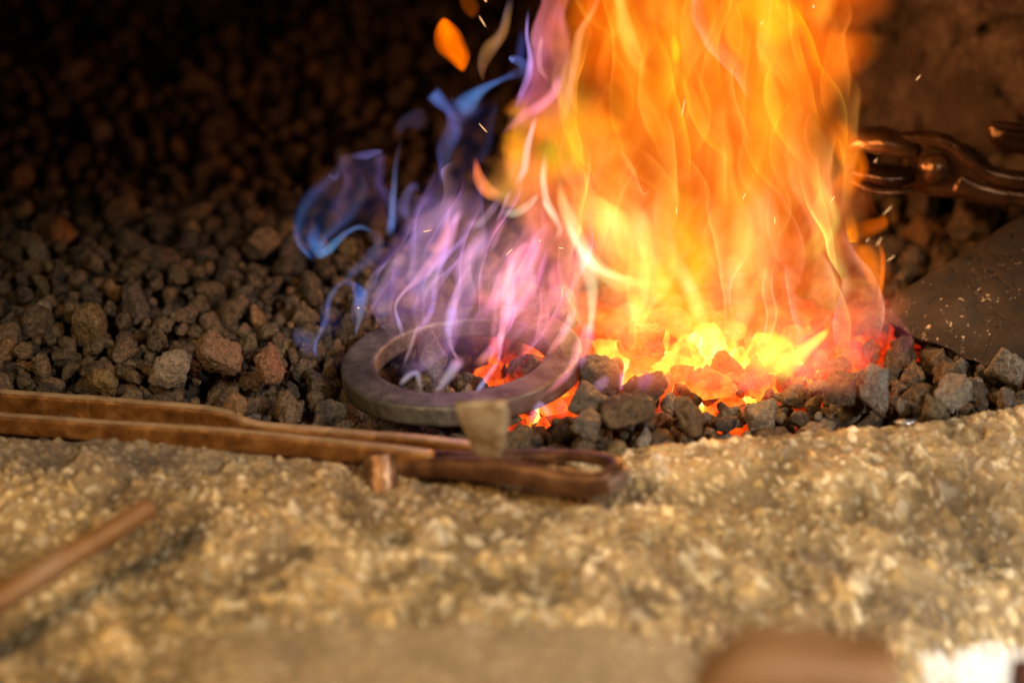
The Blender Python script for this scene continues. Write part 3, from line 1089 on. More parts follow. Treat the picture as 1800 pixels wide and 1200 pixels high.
tag(pl, 'dark rusty sloping plate flecked with pale ash at the right of the hearth', 'iron plate')


def wall(name, P, mat, label, cat, amp=0.010, bow=0.0):
    """P: list of (x, y) foot points; a wall bent along them"""
    foot = catmull(np.array(P, dtype=float), 160)
    hs = np.linspace(-0.05, 0.62, 90)
    Vw = np.zeros((len(hs), len(foot), 3))
    Vw[:, :, 0] = foot[None, :, 0]
    Vw[:, :, 1] = foot[None, :, 1] + bow * hs[:, None]
    Vw[:, :, 2] = hs[:, None]
    q = Vw.reshape(-1, 3)
    q = q + np.column_stack([fbm(q * 22, 81, 5, 0.6) * amp * 0.5, fbm(q * 22, 86, 5, 0.6) * amp, fbm(q * 22, 88, 4) * amp * 0.3])
    n1, n0 = len(foot), len(hs)
    ii = np.arange(n1 * n0).reshape(n0, n1)
    FF = np.stack([ii[:-1, :-1], ii[1:, :-1], ii[1:, 1:], ii[:-1, 1:]], -1).reshape(-1, 4)
    me = fast_mesh(name, q, FF, mat, None)
    o = bpy.data.objects.new(name, me)
    col.objects.link(o)
    so = o.modifiers.new('solid', 'SOLIDIFY')
    so.thickness = 0.05
    so.offset = 0
    tag(o, label, cat)
    return o


wall('brick_wall', [(0.13, 0.60), (0.20, 0.50), (0.265, 0.44), (0.33, 0.37), (0.42, 0.30), (0.60, 0.24)], M_wall, 'rough reddish-brown firebrick wall behind the tongs at the upper right', 'brick wall')
wall('dark_back_wall', [(-0.75, 0.86), (-0.4, 0.93), (0.0, 0.90), (0.13, 0.66)], M_near_black, 'near-black back wall of the forge, its deep shadow put into the colour', 'forge wall')


hv, hf = [], []  # hood sheet out of view, added to keep daylight off the back of the bed
for k_, (hx0, hx1) in enumerate([(-1.2, 1.2)]):
    hp = [(-0.60, 0.56), (-0.60, 0.61), (-0.40, 0.70), (0.98, 0.78), (0.98, 0.75), (-0.39, 0.67), (-0.57, 0.59), (-0.57, 0.56)]
    hv = [(x_, y_, z_) for x_ in (hx0, hx1) for (y_, z_) in hp]
    hf = [(i_, (i_ + 1) % 8, (i_ + 1) % 8 + 8, i_ + 8) for i_ in range(8)] + [tuple(range(7, -1, -1)), tuple(range(8, 16))]
o = mesh_obj('daylight_blocker_hood', hv, hf, M_near_black, smooth=False)
tag(o, 'unseen hood sheet added above the forge to block daylight from the back', 'forge hood')

# ------------------------------------------------------------------ flames
def ground_y(py, z=0.02):
    return at_z(900, py, z).y


def flame_sheet(name, Lc, Rc, glow, parent, depth=0.0, thick=0.45, prof='soft', fades=(0.2, 0.3), tear=0.0, n=None, nu=18, sway=0.012, seed=0, gz=0.02, mods=0.55):
    """a closed hollow tongue of luminous gas. Lc, Rc: its two sides; glow: linear RGB or rows of RGB along it"""
    Lc, Rc = np.asarray(Lc, float), np.asarray(Rc, float)
    if n is None:
        n = int(np.clip(np.abs(np.diff((Lc + Rc) / 2, axis=0)).sum() / 5, 18, 110))
    Lp, Rp = catmull(Lc, n), catmull(Rc, n)
    g = np.atleast_2d(np.asarray(glow, float))
    g = np.repeat(g, 2, 0) if len(g) == 1 else g
    tt = np.linspace(0, 1, n)
    G = np.stack([np.interp(tt, np.linspace(0, 1, len(g)), g[:, k]) for k in range(3)], -1)
    if prof == 'soft':
        u = -np.cos(np.linspace(0, math.pi, nu))
        E = (1 - u ** 2) ** 1.3
    elif prof == 'body':
        u = -np.cos(np.linspace(0, math.pi, nu))
        E = np.ones(nu)
    elif prof == 'rimR' or prof == 'rimL':
        u = np.concatenate([np.linspace(-1, 0.5, nu // 2, endpoint=False), np.linspace(0.5, 1, nu - nu // 2)])
        E = np.exp(-(1 - u) / 0.55) * 1.15
        E = E * ss(1.0, 0.80, u) * ss(-1.0, -0.2, u)
        if prof == 'rimL':
            u, E = -u[::-1], E[::-1]
    elif prof == 'both':
        h = nu // 2
        u = np.concatenate([-np.linspace(1, 0.0, h, endpoint=False), np.linspace(0, 1, nu - h)])
        E = 0.25 + 0.75 * np.exp(-((np.abs(u) - 0.72) / 0.20) ** 2)
        E = E * ss(1.0, 0.76, np.abs(u))
    F_ = ss(0, max(fades[0], 1e-3), tt) * ss(1, 1 - max(fades[1], 1e-3), tt)
    verts, cols = [], []
    w3 = np.hypot(*(Rp - Lp).T) * 0.00038 * 0.5
    ph = seed * 1.7
    gz_own = gz + 0.012 * ((seed * 0.618) % 1.0)
    # uneven sides and uneven brightness, as turbulence leaves them
    wd = np.hypot(*(Rp - Lp).T)
    dl = fbm(np.column_stack([Lp * 0.013, np.full(n, seed * 1.3)]), 600 + seed, 2, 0.35)
    dr = fbm(np.column_stack([Rp * 0.013, np.full(n, seed * 2.1 + 9)]), 700 + seed, 2, 0.35)
    nw = (Rp - Lp) / np.maximum(wd, 1e-6)[:, None]
    wa = np.minimum(wd * 0.30, 20)[:, None]
    Lp, Rp = Lp + nw * wa * dl[:, None], Rp + nw * wa * dr[:, None]
    # front half then back half of the section
    uu = np.concatenate([u, u[::-1][1:-1]])
    side = np.concatenate([-np.ones(len(u)), np.ones(len(u) - 2)])
    EE = np.concatenate([E, E[::-1][1:-1]])
    a_ = np.repeat(np.arange(n) * 0.09, len(uu))
    b_ = np.tile(uu * np.clip(wd.mean() / 26, 0.7, 4.0), n)
    mod = 1 + mods * fbm(np.column_stack([b_, a_, np.tile(side, n) * 2 + seed * 0.7]), 800 + seed, 3).reshape(n, len(uu))
    mod = np.clip(mod, 0.1, 2.2)
    if prof == 'body':
        a_ = np.repeat(np.arange(n) * 0.10, len(uu))
        b_ = np.tile(uu * 2.2, n)
        edge_n = fbm(np.column_stack([b_, a_, np.tile(side, n) * 3 + seed]), 400 + seed, 3).reshape(n, len(uu))
    for i in range(n):
        c = (Lp[i] + Rp[i]) / 2
        hlf = (Rp[i] - Lp[i]) / 2
        for q in range(len(uu)):
            pxx, pyy = c + hlf * uu[q]
            y0 = depth + sway * math.sin(pyy * 0.012 + ph) + 0.5 * sway * math.sin(pxx * 0.02 + 2 * ph)
            lim = ground_y(pyy, gz_own) - thick * w3[i] * 0.5
            y0 = y0 if y0 < lim - 0.02 else lim - 0.02 * math.exp(-(y0 - lim + 0.02) / 0.02)
            y0 += side[q] * (0.0012 + thick * w3[i]) * math.sqrt(max(0, 1 - uu[q] ** 2))
            verts.append(at_y(pxx, pyy, y0)[:])
            e = EE[q] * F_[i] * 0.5 * mod[i, q]
            if prof == 'body':
                w_ = edge_n[i, q]
                e *= float(ss(0.02, 0.34, (1 - abs(uu[q])) - 0.16 * (w_ + 0.4)))
            cols.append((G[i, 0] * e, G[i, 1] * e, G[i, 2] * e, tear))
    m = len(uu)
    ii = np.arange(n * m).reshape(n, m)
    nxt = np.roll(ii, -1, axis=1)
    FF = np.stack([ii[:-1], nxt[:-1], nxt[1:], ii[1:]], -1).reshape(-1, 4)
    V_ = np.array(verts) - np.array(parent.location)
    me = fast_mesh(name, V_, FF, M_flame, {'glow': np.array(cols)})
    o = bpy.data.objects.new(name, me)
    o.parent = parent
    col.objects.link(o)
    return o


def stroke(name, pts, glow, parent, **kw):
    """pts: (px, py, half width) along the tongue"""
    P = np.asarray(pts, float)
    c = P[:, :2]
    T = np.gradient(c, axis=0)
    T /= np.linalg.norm(T, axis=1)[:, None]
    N = np.column_stack([-T[:, 1], T[:, 0]])
    # left is the smaller x side for a tongue that runs upwards
    return flame_sheet(name, c - N * P[:, 2:3], c + N * P[:, 2:3], glow, parent, **kw)


def rows(R_):
    R_ = np.asarray(R_, float)
    return R_[:, [1, 0]], R_[:, [2, 0]]


fire = empty('flame', (0.125, 0.03, 0.0), 'tall orange and yellow flame filling the upper middle of the picture', 'flame')
violet = empty('flame', (-0.03, 0.0, 0.0), 'pink and violet flames curling up through the iron ring', 'flame')
blue = empty('flame', (-0.12, 0.02, 0.0), 'thin blue flame wisps at the left edge of the fire', 'flame')
sm = 'tongue'

# orange body
L_, R__ = rows([(705, 1030, 1530), (650, 1000, 1570), (580, 985, 1585), (500, 975, 1585), (440, 960, 1572), (400, 950, 1555), (330, 950, 1535), (250, 950, 1525), (190, 945, 1535), (130, 940, 1578), (75, 935, 1600), (30, 935, 1590), (-40, 930, 1585), (-120, 930, 1580)])
flame_sheet(sm, L_, R__, [(0.50, 0.08, 0.02), (0.78, 0.15, 0.02), (0.88, 0.165, 0.006), (0.90, 0.145, 0.002), (0.90, 0.105, 0.0)], fire, depth=0.05, prof='body', fades=(0.08, 0.0), tear=0.9, nu=44, thick=0.3, seed=1, mods=0.12)
L_, R__ = rows([(640, 1090, 1450), (560, 1080, 1490), (480, 1060, 1500), (400, 1110, 1490), (300, 1130, 1480), (200, 1080, 1470), (100, 1040, 1500), (0, 1030, 1500), (-100, 1030, 1500)])
flame_sheet(sm, L_, R__, [(0.15, 0.03, 0.01), (0.15, 0.03, 0.004), (0.15, 0.025, 0.002), (0.12, 0.02, 0.001)], fire, depth=0.0, prof='soft', fades=(0.25, 0.0), tear=1.0, nu=36, thick=0.3, seed=2)
# left branch
L_, R__ = rows([(500, 990, 1200), (430, 900, 1190), (380, 855, 1170), (330, 845, 1140), (270, 850, 1115), (225, 860, 1100), (185, 885, 1090), (150, 910, 1080)])
flame_sheet(sm, L_, R__, [(0.7, 0.14, 0.06), (0.9, 0.22, 0.06), (0.95, 0.24, 0.04), (0.9, 0.24, 0.01), (0.8, 0.14, 0.02)], fire, depth=0.02, prof='body', fades=(0.35, 0.3), tear=0.7, nu=30, thick=0.4, seed=3)
# pink shoulder at the upper left
L_, R__ = rows([(240, 880, 1010), (190, 896, 1015), (140, 915, 1010), (90, 928, 1005), (40, 930, 1000), (-60, 930, 1010)])
flame_sheet(sm, L_, R__, [(0.35, 0.07, 0.10), (0.34, 0.08, 0.12), (0.42, 0.10, 0.10), (0.42, 0.085, 0.04)], fire, depth=0.03, prof='body', fades=(0.3, 0.0), tear=0.8, nu=24, thick=0.4, seed=4)
hand = [
    # points, glow, profile, fades
    ([(1150, 505, 10), (1090, 492, 17), (1045, 455, 16), (1015, 410, 15), (995, 360, 15), (984, 310, 8)], [(0.3, 0.35, 0.06), (0.4, 0.42, 0.16), (0.4, 0.40, 0.18), (0.3, 0.3, 0.10)], 'soft', (0.2, 0.2)),
    ([(1185, 560, 34), (1150, 490, 40), (1100, 430, 40), (1050, 380, 30), (1015, 320, 20)], [(0.2, 0.3, 0.02), (0.22, 0.34, 0.03), (0.22, 0.34, 0.06), (0.2, 0.3, 0.08)], 'soft', (0.3, 0.3)),
    ([(1160, 500, 6), (1110, 494, 8), (1060, 478, 8), (1030, 448, 9), (1005, 405, 8), (990, 365, 6)], [(0.1, 0.15, 0.05), (0.25, 0.3, 0.16), (0.28, 0.32, 0.2), (0.2, 0.25, 0.15)], 'soft', (0.4, 0.3)),
    ([(990, 330, 55), (985, 275, 62), (985, 222, 50)], (0.22, 0.24, 0.0), 'soft', (0.45, 0.45)),
    ([(900, 300, 26), (905, 260, 30), (912, 222, 24)], (0.35, 0.14, 0.0), 'soft', (0.4, 0.35)),
    ([(985, 400, 9), (962, 360, 9), (955, 320, 8), (958, 270, 6)], (0.5, 0.5, 0.35), 'soft', (0.3, 0.3)),
    ([(975, 425, 6), (985, 400, 7), (962, 366, 7), (950, 350, 5)], (0.4, 0.30, 0.22), 'soft', (0.3, 0.3)),
    ([(880, 375, 10), (905, 372, 10), (930, 358, 8), (948, 340, 5)], (0.45, 0.35, 0.22), 'soft', (0.3, 0.2)),
    ([(905, 330, 7), (920, 290, 8), (935, 240, 7), (945, 200, 5)], (0.35, 0.28, 0.28), 'soft', (0.3, 0.3)),
    ([(835, 275, 4), (842, 310, 13), (860, 338, 17), (890, 352, 15)], [(0.7, 0.10, 0.03), (0.9, 0.22, 0.06), (0.6, 0.2, 0.06)], 'soft', (0.25, 0.3)),
    ([(1032, 605, 6), (1036, 560, 10), (1038, 500, 15), (1030, 450, 15), (1022, 405, 6)], [(0.4, 0.10, 0.22), (0.45, 0.32, 0.18), (0.4, 0.42, 0.22), (0.3, 0.26, 0.1)], 'soft', (0.2, 0.35)),
    ([(1205, 610, 70), (1200, 540, 75), (1190, 440, 62), (1195, 350, 52), (1215, 260, 40)], [(0.3, 0.40, 0.02), (0.25, 0.34, 0.0), (0.2, 0.26, 0.0), (0.15, 0.16, 0.0)], 'soft', (0.3, 0.5)),
    ([(1130, 600, 36), (1120, 550, 30), (1105, 500, 22)], (0.25, 0.35, 0.03), 'soft', (0.35, 0.4)),
    ([(1420, 480, 20), (1445, 400, 24), (1440, 330, 22), (1425, 270, 12)], (0.2, 0.24, 0.03), 'soft', (0.3, 0.4)),
    ([(1330, 660, 40), (1360, 610, 36), (1330, 580, 26)], (0.5, 0.65, 0.05), 'soft', (0.3, 0.4)),
    ([(1360, 670, 16), (1395, 632, 18), (1440, 596, 10), (1460, 575, 4)], (0.7, 0.75, 0.08), 'soft', (0.25, 0.3)),
    ([(1330, 180, 12), (1310, 130, 18), (1265, 80, 20), (1235, 30, 16), (1235, -20, 12)], [(0.2, 0.17, 0.10), (0.25, 0.22, 0.14), (0.25, 0.2, 0.14)], 'rimL', (0.2, 0.0)),
    ([(1140, 140, 10), (1118, 90, 14), (1098, 40, 14), (1085, -10, 12)], (0.25, 0.26, 0.05), 'soft', (0.3, 0.0)),
    ([(1185, 118, 8), (1186, 90, 12), (1182, 55, 8)], (0.2, 0.30, 0.0), 'soft', (0.4, 0.4)),
    ([(1400, 80, 40), (1370, 30, 50), (1330, -20, 50)], (0.15, 0.20, 0.0), 'soft', (0.4, 0.0)),
    ([(1480, 350, 26), (1503, 300, 28), (1490, 250, 28), (1462, 205, 18)], (0.75, 0.12, 0.0), 'soft', (0.25, 0.3)),
    ([(1490, 400, 12), (1498, 425, 9), (1492, 370, 12)], (0.6, 0.12, 0.0), 'soft', (0.2, 0.3)),
    ([(1500, 410, 13), (1530, 400, 14), (1552, 390, 11), (1556, 375, 6)], (0.45, 0.07, 0.0), 'soft', (0.3, 0.3)),
    ([(1545, 520, 10), (1540, 480, 18), (1520, 445, 18), (1500, 430, 10)], (0.75, 0.15, 0.0), 'soft', (0.3, 0.3)),
    ([(1545, 420, 5), (1552, 460, 6), (1548, 510, 6), (1545, 545, 4)], (0.5, 0.08, 0.0), 'soft', (0.3, 0.3)),
    ([(1540, 600, 8), (1540, 540, 14), (1520, 490, 15), (1495, 450, 12), (1470, 400, 10)], (0.45, 0.20, 0.12), 'rimR', (0.2, 0.3)),
    ([(1415, 600, 6), (1398, 550, 8), (1390, 500, 9), (1385, 450, 8)], (0.5, 0.25, 0.22), 'rimL', (0.2, 0.4)),
    ([(1280, 560, 8), (1275, 510, 10), (1290, 470, 9), (1320, 430, 7)], (0.35, 0.22, 0.12), 'rimR', (0.2, 0.4)),
    ([(1480, 620, 10), (1475, 560, 12), (1490, 510, 12), (1500, 470, 9)], (0.4, 0.16, 0.16), 'rimL', (0.2, 0.4)),
    ([(1340, 620, 9), (1355, 560, 11), (1345, 500, 12), (1360, 440, 8)], (0.35, 0.18, 0.10), 'both', (0.2, 0.4)),
    ([(1080, 260, 8), (1105, 320, 18), (1130, 350, 14), (1150, 330, 10)], (0.35, 0.16, 0.06), 'rimL', (0.2, 0.4)),
]
for k, (pts_, g_, pr, fd) in enumerate(hand):
    stroke(sm, pts_, g_, fire, depth=0.0 + 0.035 * math.sin(k * 2.3), prof=pr, fades=fd, tear=0.15, nu=20, seed=k + 10)
# many thinner tongues through the body
rr = random.Random(21)
for k in range(72):
    y0 = rr.uniform(60, 660)
    x0 = rr.uniform(1010, 1510)
    ln = rr.uniform(130, 330)
    ph, fr, am = rr.uniform(0, 6.28), rr.uniform(0.008, 0.018), rr.uniform(12, 34)
    w0 = rr.choice([rr.uniform(8, 18), rr.uniform(18, 46), rr.uniform(24, 56)])
    ptk = []
    for q in range(7):
        t = q / 6
        yy = y0 - ln * t
        xx = x0 - 25 * t + am * math.sin(yy * fr + ph)
        xx = min(max(xx, 985 + w0 * 0.6), 1535 - w0 * 0.6)
        ptk.append((xx, yy, w0 * (0.35 + 0.9 * math.sin(math.pi * (0.10 + 0.82 * t)))))
    lo = float(ss(300, 600, y0))
    a_k = rr.uniform(0.7, 1.5) * (1.5 if w0 < 18 else 1.0)
    g_ = (0.26 * a_k, (0.095 + 0.045 * lo + rr.uniform(-0.04, 0.07)) * a_k, (rr.uniform(0.0, 0.010) + 0.035 * lo) * a_k)
    stroke(sm, ptk, g_, fire, depth=rr.uniform(-0.03, 0.09), prof=rr.choice(['rimL', 'rimR', 'soft', 'rimL', 'rimR']), fades=(0.35, 0.35), tear=0.35, nu=18, seed=k + 60)

for k in range(30):
    y0, x0 = rr.uniform(60, 600), rr.uniform(990, 1480)
    ln = rr.uniform(130, 240)
    w0 = rr.uniform(9, 30)
    side_ = rr.choice([-1, 1])
    lean = rr.uniform(-0.2, 0.7) * ln
    ptk = []
    for q in range(6):
        t = q / 5
        bow = side_ * 0.20 * ln * math.sin(math.pi * t)
        ptk.append((min(max(x0 - lean * t + bow, 980), 1530), y0 - ln * t, w0 * (1.15 - 0.95 * t) * (0.45 + 0.55 * math.sin(math.pi * min(1, 0.1 + 0.9 * t)))))
    lo = float(ss(300, 600, y0))
    a_k = rr.uniform(0.6, 1.4)
    g_ = (0.24 * a_k, (0.09 + 0.03 * lo + rr.uniform(-0.04, 0.06)) * a_k, (0.006 + 0.04 * lo) * a_k)
    stroke(sm, ptk, g_, fire, depth=rr.uniform(-0.03, 0.09), prof='rimR' if side_ > 0 else 'rimL', fades=(0.35, 0.3), tear=0.3, nu=18, seed=k + 900)

# violet flames
L_, R__ = rows([(690, 745, 905), (640, 700, 960), (580, 655, 1005), (520, 640, 1030), (460, 660, 1040), (400, 700, 1010), (350, 745, 960), (300, 790, 900)])
flame_sheet(sm, L_, R__, [(0.03, 0.012, 0.03), (0.08, 0.03, 0.045), (0.15, 0.055, 0.07), (0.15, 0.055, 0.07), (0.10, 0.04, 0.06), (0.05, 0.02, 0.04)], violet, depth=-0.01, prof='soft', fades=(0.3, 0.35), tear=0.30, nu=40, thick=0.3, seed=5)
L_, R__ = rows([(640, 880, 1010), (580, 850, 1040), (500, 850, 1060), (430, 880, 1070), (380, 900, 1040)])
flame_sheet(sm, L_, R__, [(0.2, 0.035, 0.03), (0.36, 0.075, 0.06), (0.36, 0.08, 0.06), (0.3, 0.08, 0.05)], violet, depth=0.01, prof='soft', fades=(0.4, 0.4), tear=0.3, nu=30, thick=0.3, seed=6)
P_, Q_, LI, B_ = (0.75, 0.22, 0.50), (0.50, 0.22, 0.62), (0.34, 0.22, 0.60), (0.10, 0.30, 0.85)
vio = [
    ([(711, 595, 3), (700, 567, 4), (695, 540, 5), (706, 518, 5), (727, 497, 6), (756, 471, 8), (780, 441, 9), (790, 407, 9), (801, 382, 7), (815, 365, 5)], [LI, LI, Q_, P_, P_, Q_], 'soft', (0.1, 0.15)),
    ([(711, 600, 16), (690, 540, 30), (730, 480, 40), (775, 420, 32), (795, 370, 16)], (0.20, 0.10, 0.24), 'rimL', (0.2, 0.3)),
    ([(875, 640, 3), (880, 618, 5), (884, 580, 6), (889, 540, 8), (895, 500, 9), (903, 460, 9), (921, 436, 8), (948, 428, 6)], [Q_, P_, (0.9, 0.25, 0.55), (0.9, 0.25, 0.5), (0.8, 0.2, 0.35), (0.6, 0.2, 0.2)], 'soft', (0.1, 0.25)),
    ([(886, 575, 4), (893, 550, 8), (908, 530, 10), (924, 508, 9), (930, 480, 8), (929, 450, 5)], [P_, P_, Q_], 'soft', (0.2, 0.3)),
    ([(880, 620, 10), (892, 550, 22), (908, 490, 26), (925, 445, 18)], (0.35, 0.10, 0.22), 'both', (0.2, 0.3)),
    ([(807, 634, 3), (796, 615, 4), (789, 583, 5), (793, 545, 6), (807, 508, 6), (822, 470, 5)], [P_, LI, LI, Q_, (0.2, 0.1, 0.25)], 'soft', (0.15, 0.3)),
    ([(833, 643, 5), (860, 620, 8), (874, 600, 8), (886, 583, 6)], [(1.0, 0.20, 0.20), P_, P_], 'soft', (0.25, 0.2)),
    ([(836, 690, 3), (845, 677, 5), (857, 660, 5), (868, 645, 5), (876, 634, 4)], [LI, LI, P_], 'soft', (0.2, 0.2)),
    ([(761, 693, 3), (776, 676, 4), (791, 657, 6), (802, 642, 7), (814, 628, 6)], [LI, (0.4, 0.3, 0.7), P_], 'soft', (0.2, 0.2)),
    ([(708, 647, 2), (718, 622, 3), (727, 599, 4), (737, 561, 3)], (0.28, 0.16, 0.34), 'soft', (0.3, 0.3)),
    ([(700, 680, 3), (710, 668, 4), (722, 658, 4), (732, 657, 4), (737, 672, 4), (741, 694, 3)], (0.34, 0.24, 0.5), 'soft', (0.2, 0.2)),
    ([(762, 692, 12), (770, 660, 22), (760, 630, 20), (745, 600, 10)], (0.14, 0.08, 0.18), 'soft', (0.3, 0.4)),
    ([(960, 628, 4), (974, 606, 8), (988, 588, 9), (1001, 562, 8), (1012, 537, 5)], [(0.8, 0.12, 0.2), P_, P_], 'soft', (0.25, 0.25)),
    ([(950, 700, 3), (985, 672, 5), (1006, 645, 6), (1016, 610, 6), (1020, 580, 4)], (0.62, 0.15, 0.30), 'soft', (0.25, 0.25)),
    ([(1018, 650, 3), (1022, 625, 6), (1034, 590, 7), (1036, 565, 6)], [(0.5, 0.12, 0.4), (0.9, 0.2, 0.5), (0.8, 0.3, 0.4)], 'soft', (0.2, 0.2)),
    ([(745, 433, 5), (764, 437, 6), (780, 420, 6), (786, 395, 5), (792, 360, 3)], (0.65, 0.17, 0.16), 'soft', (0.3, 0.3)),
    ([(700, 395, 5), (730, 400, 12), (770, 385, 20), (805, 370, 22), (850, 360, 14)], (0.24, 0.11, 0.28), 'soft', (0.3, 0.3)),
    ([(780, 380, 8), (795, 350, 12), (800, 320, 12), (793, 303, 8), (812, 285, 5)], (0.34, 0.16, 0.32), 'rimL', (0.25, 0.3)),
    ([(815, 400, 6), (845, 388, 10), (862, 370, 10), (880, 345, 7)], (0.36, 0.18, 0.42), 'soft', (0.3, 0.3)),
    ([(860, 445, 4), (872, 425, 6), (880, 400, 6), (895, 378, 4)], (0.4, 0.14, 0.40), 'soft', (0.3, 0.3)),
    ([(900, 330, 5), (890, 350, 5), (882, 372, 5), (870, 395, 3)], (0.5, 0.14, 0.45), 'soft', (0.3, 0.3)),
    ([(828, 505, 16), (850, 525, 14), (885, 518, 10), (905, 508, 5)], (0.45, 0.08, 0.14), 'soft', (0.3, 0.3)),
    ([(640, 545, 12), (668, 508, 22), (700, 480, 26), (735, 470, 22)], (0.15, 0.10, 0.24), 'rimL', (0.25, 0.3)),
    ([(935, 745, 3), (940, 728, 4), (950, 712, 5), (960, 722, 4), (968, 738, 3)], (0.36, 0.16, 0.5), 'soft', (0.25, 0.25)),
    ([(985, 735, 10), (988, 715, 12), (995, 700, 8)], (0.5, 0.06, 0.08), 'soft', (0.3, 0.3)),
    ([(1090, 688, 3), (1093, 670, 4), (1094, 650, 3)], (0.5, 0.14, 0.4), 'soft', (0.2, 0.3)),
    ([(1045, 683, 4), (1058, 672, 5), (1070, 660, 3)], (0.42, 0.16, 0.42), 'soft', (0.25, 0.3)),
    ([(1125, 690, 8), (1135, 668, 14), (1150, 655, 8)], (0.12, 0.05, 0.24), 'soft', (0.3, 0.3)),
    ([(1560, 640, 10), (1572, 600, 18), (1562, 565, 16), (1550, 540, 8)], (0.20, 0.035, 0.09), 'rimR', (0.3, 0.35)),
    ([(1500, 660, 30), (1508, 610, 40), (1512, 560, 36), (1505, 500, 22)], (0.32, 0.07, 0.12), 'soft', (0.35, 0.4)),
    ([(1425, 690, 26), (1420, 640, 30), (1412, 590, 26), (1405, 540, 16)], (0.4, 0.10, 0.12), 'soft', (0.35, 0.4)),
    ([(1335, 690, 22), (1330, 665, 26), (1325, 640, 20)], (0.3, 0.06, 0.10), 'soft', (0.35, 0.4)),
]
for k, (pts_, g_, pr, fd) in enumerate(vio):
    g_ = np.atleast_2d(np.array(g_, float)) * np.array([0.74, 0.85, 0.50])
    pts_ = [(a_, b_, c_ * (1.45 + 0.4 * math.sin(a_ * 0.07 + b_ * 0.05))) for a_, b_, c_ in pts_]
    par = violet if pts_[0][0] < 1060 else fire
    stroke(sm, pts_, g_, par, depth=-0.01 + 0.018 * math.sin(k * 1.9), prof=pr, fades=fd, tear=0.35, nu=16, seed=k + 200, gz=0.024)
vr = random.Random(5)
for k in range(20):
    x0, y0 = vr.uniform(680, 970), vr.uniform(540, 660)
    ln, w0 = vr.uniform(130, 280), vr.uniform(18, 46)
    ph = vr.uniform(0, 6)
    pk = [(x0 + 16 * math.sin(q * 0.8 + ph) + q * 15, y0 - ln * q / 5, w0 * (0.4 + 0.8 * math.sin(math.pi * (0.15 + 0.14 * q)))) for q in range(6)]
    w_ = float(ss(720, 960, x0))
    g_ = (0.11 + 0.18 * w_, 0.055 + 0.02 * w_, 0.12 - 0.04 * w_)
    stroke(sm, pk, g_, violet, depth=vr.uniform(-0.03, 0.03), prof=vr.choice(['rimL', 'rimR']), fades=(0.3, 0.35), tear=0.5, nu=18, seed=k + 500, gz=0.024)
for k in range(26):
    x0, y0 = vr.uniform(650, 1010), vr.uniform(480, 650)
    ln, w0 = vr.uniform(90, 200), vr.uniform(6, 14)
    ph = vr.uniform(0, 6)
    pk = [(x0 + 13 * math.sin(q * 1.0 + ph) + q * 11, y0 - ln * q / 5, w0 * (0.5 + 0.7 * math.sin(math.pi * (0.15 + 0.14 * q)))) for q in range(6)]
    w_ = float(ss(700, 960, x0))
    a_k = vr.uniform(0.5, 1.2)
    g_ = ((0.22 + 0.30 * w_) * a_k, (0.12 + 0.0 * w_) * a_k, (0.34 - 0.14 * w_) * a_k)
    stroke(sm, pk, g_, violet, depth=vr.uniform(-0.03, 0.03), prof=vr.choice(['rimL', 'rimR', 'soft']), fades=(0.35, 0.35), tear=0.3, nu=16, seed=k + 540, gz=0.024)
# lilac edges of the tall flame
for pts_, g_ in [([(905, 195, 3), (915, 170, 5), (930, 130, 7), (932, 100, 7), (926, 60, 5), (928, 15, 4)], (0.28, 0.16, 0.42)),
                 ([(880, 240, 4), (915, 205, 8), (950, 185, 10), (975, 160, 11), (985, 125, 10)], (0.45, 0.12, 0.20)),
                 ([(965, 145, 4), (950, 120, 6), (948, 90, 6), (952, 60, 4)], (0.38, 0.16, 0.14)),
                 ([(985, 220, 6), (1000, 170, 9), (1010, 110, 9), (1020, 60, 8), (1045, 20, 7), (1060, -20, 6)], (0.35, 0.15, 0.05))]:
    stroke(sm, pts_, g_, fire, depth=0.01, prof='soft', fades=(0.25, 0.2), nu=14)

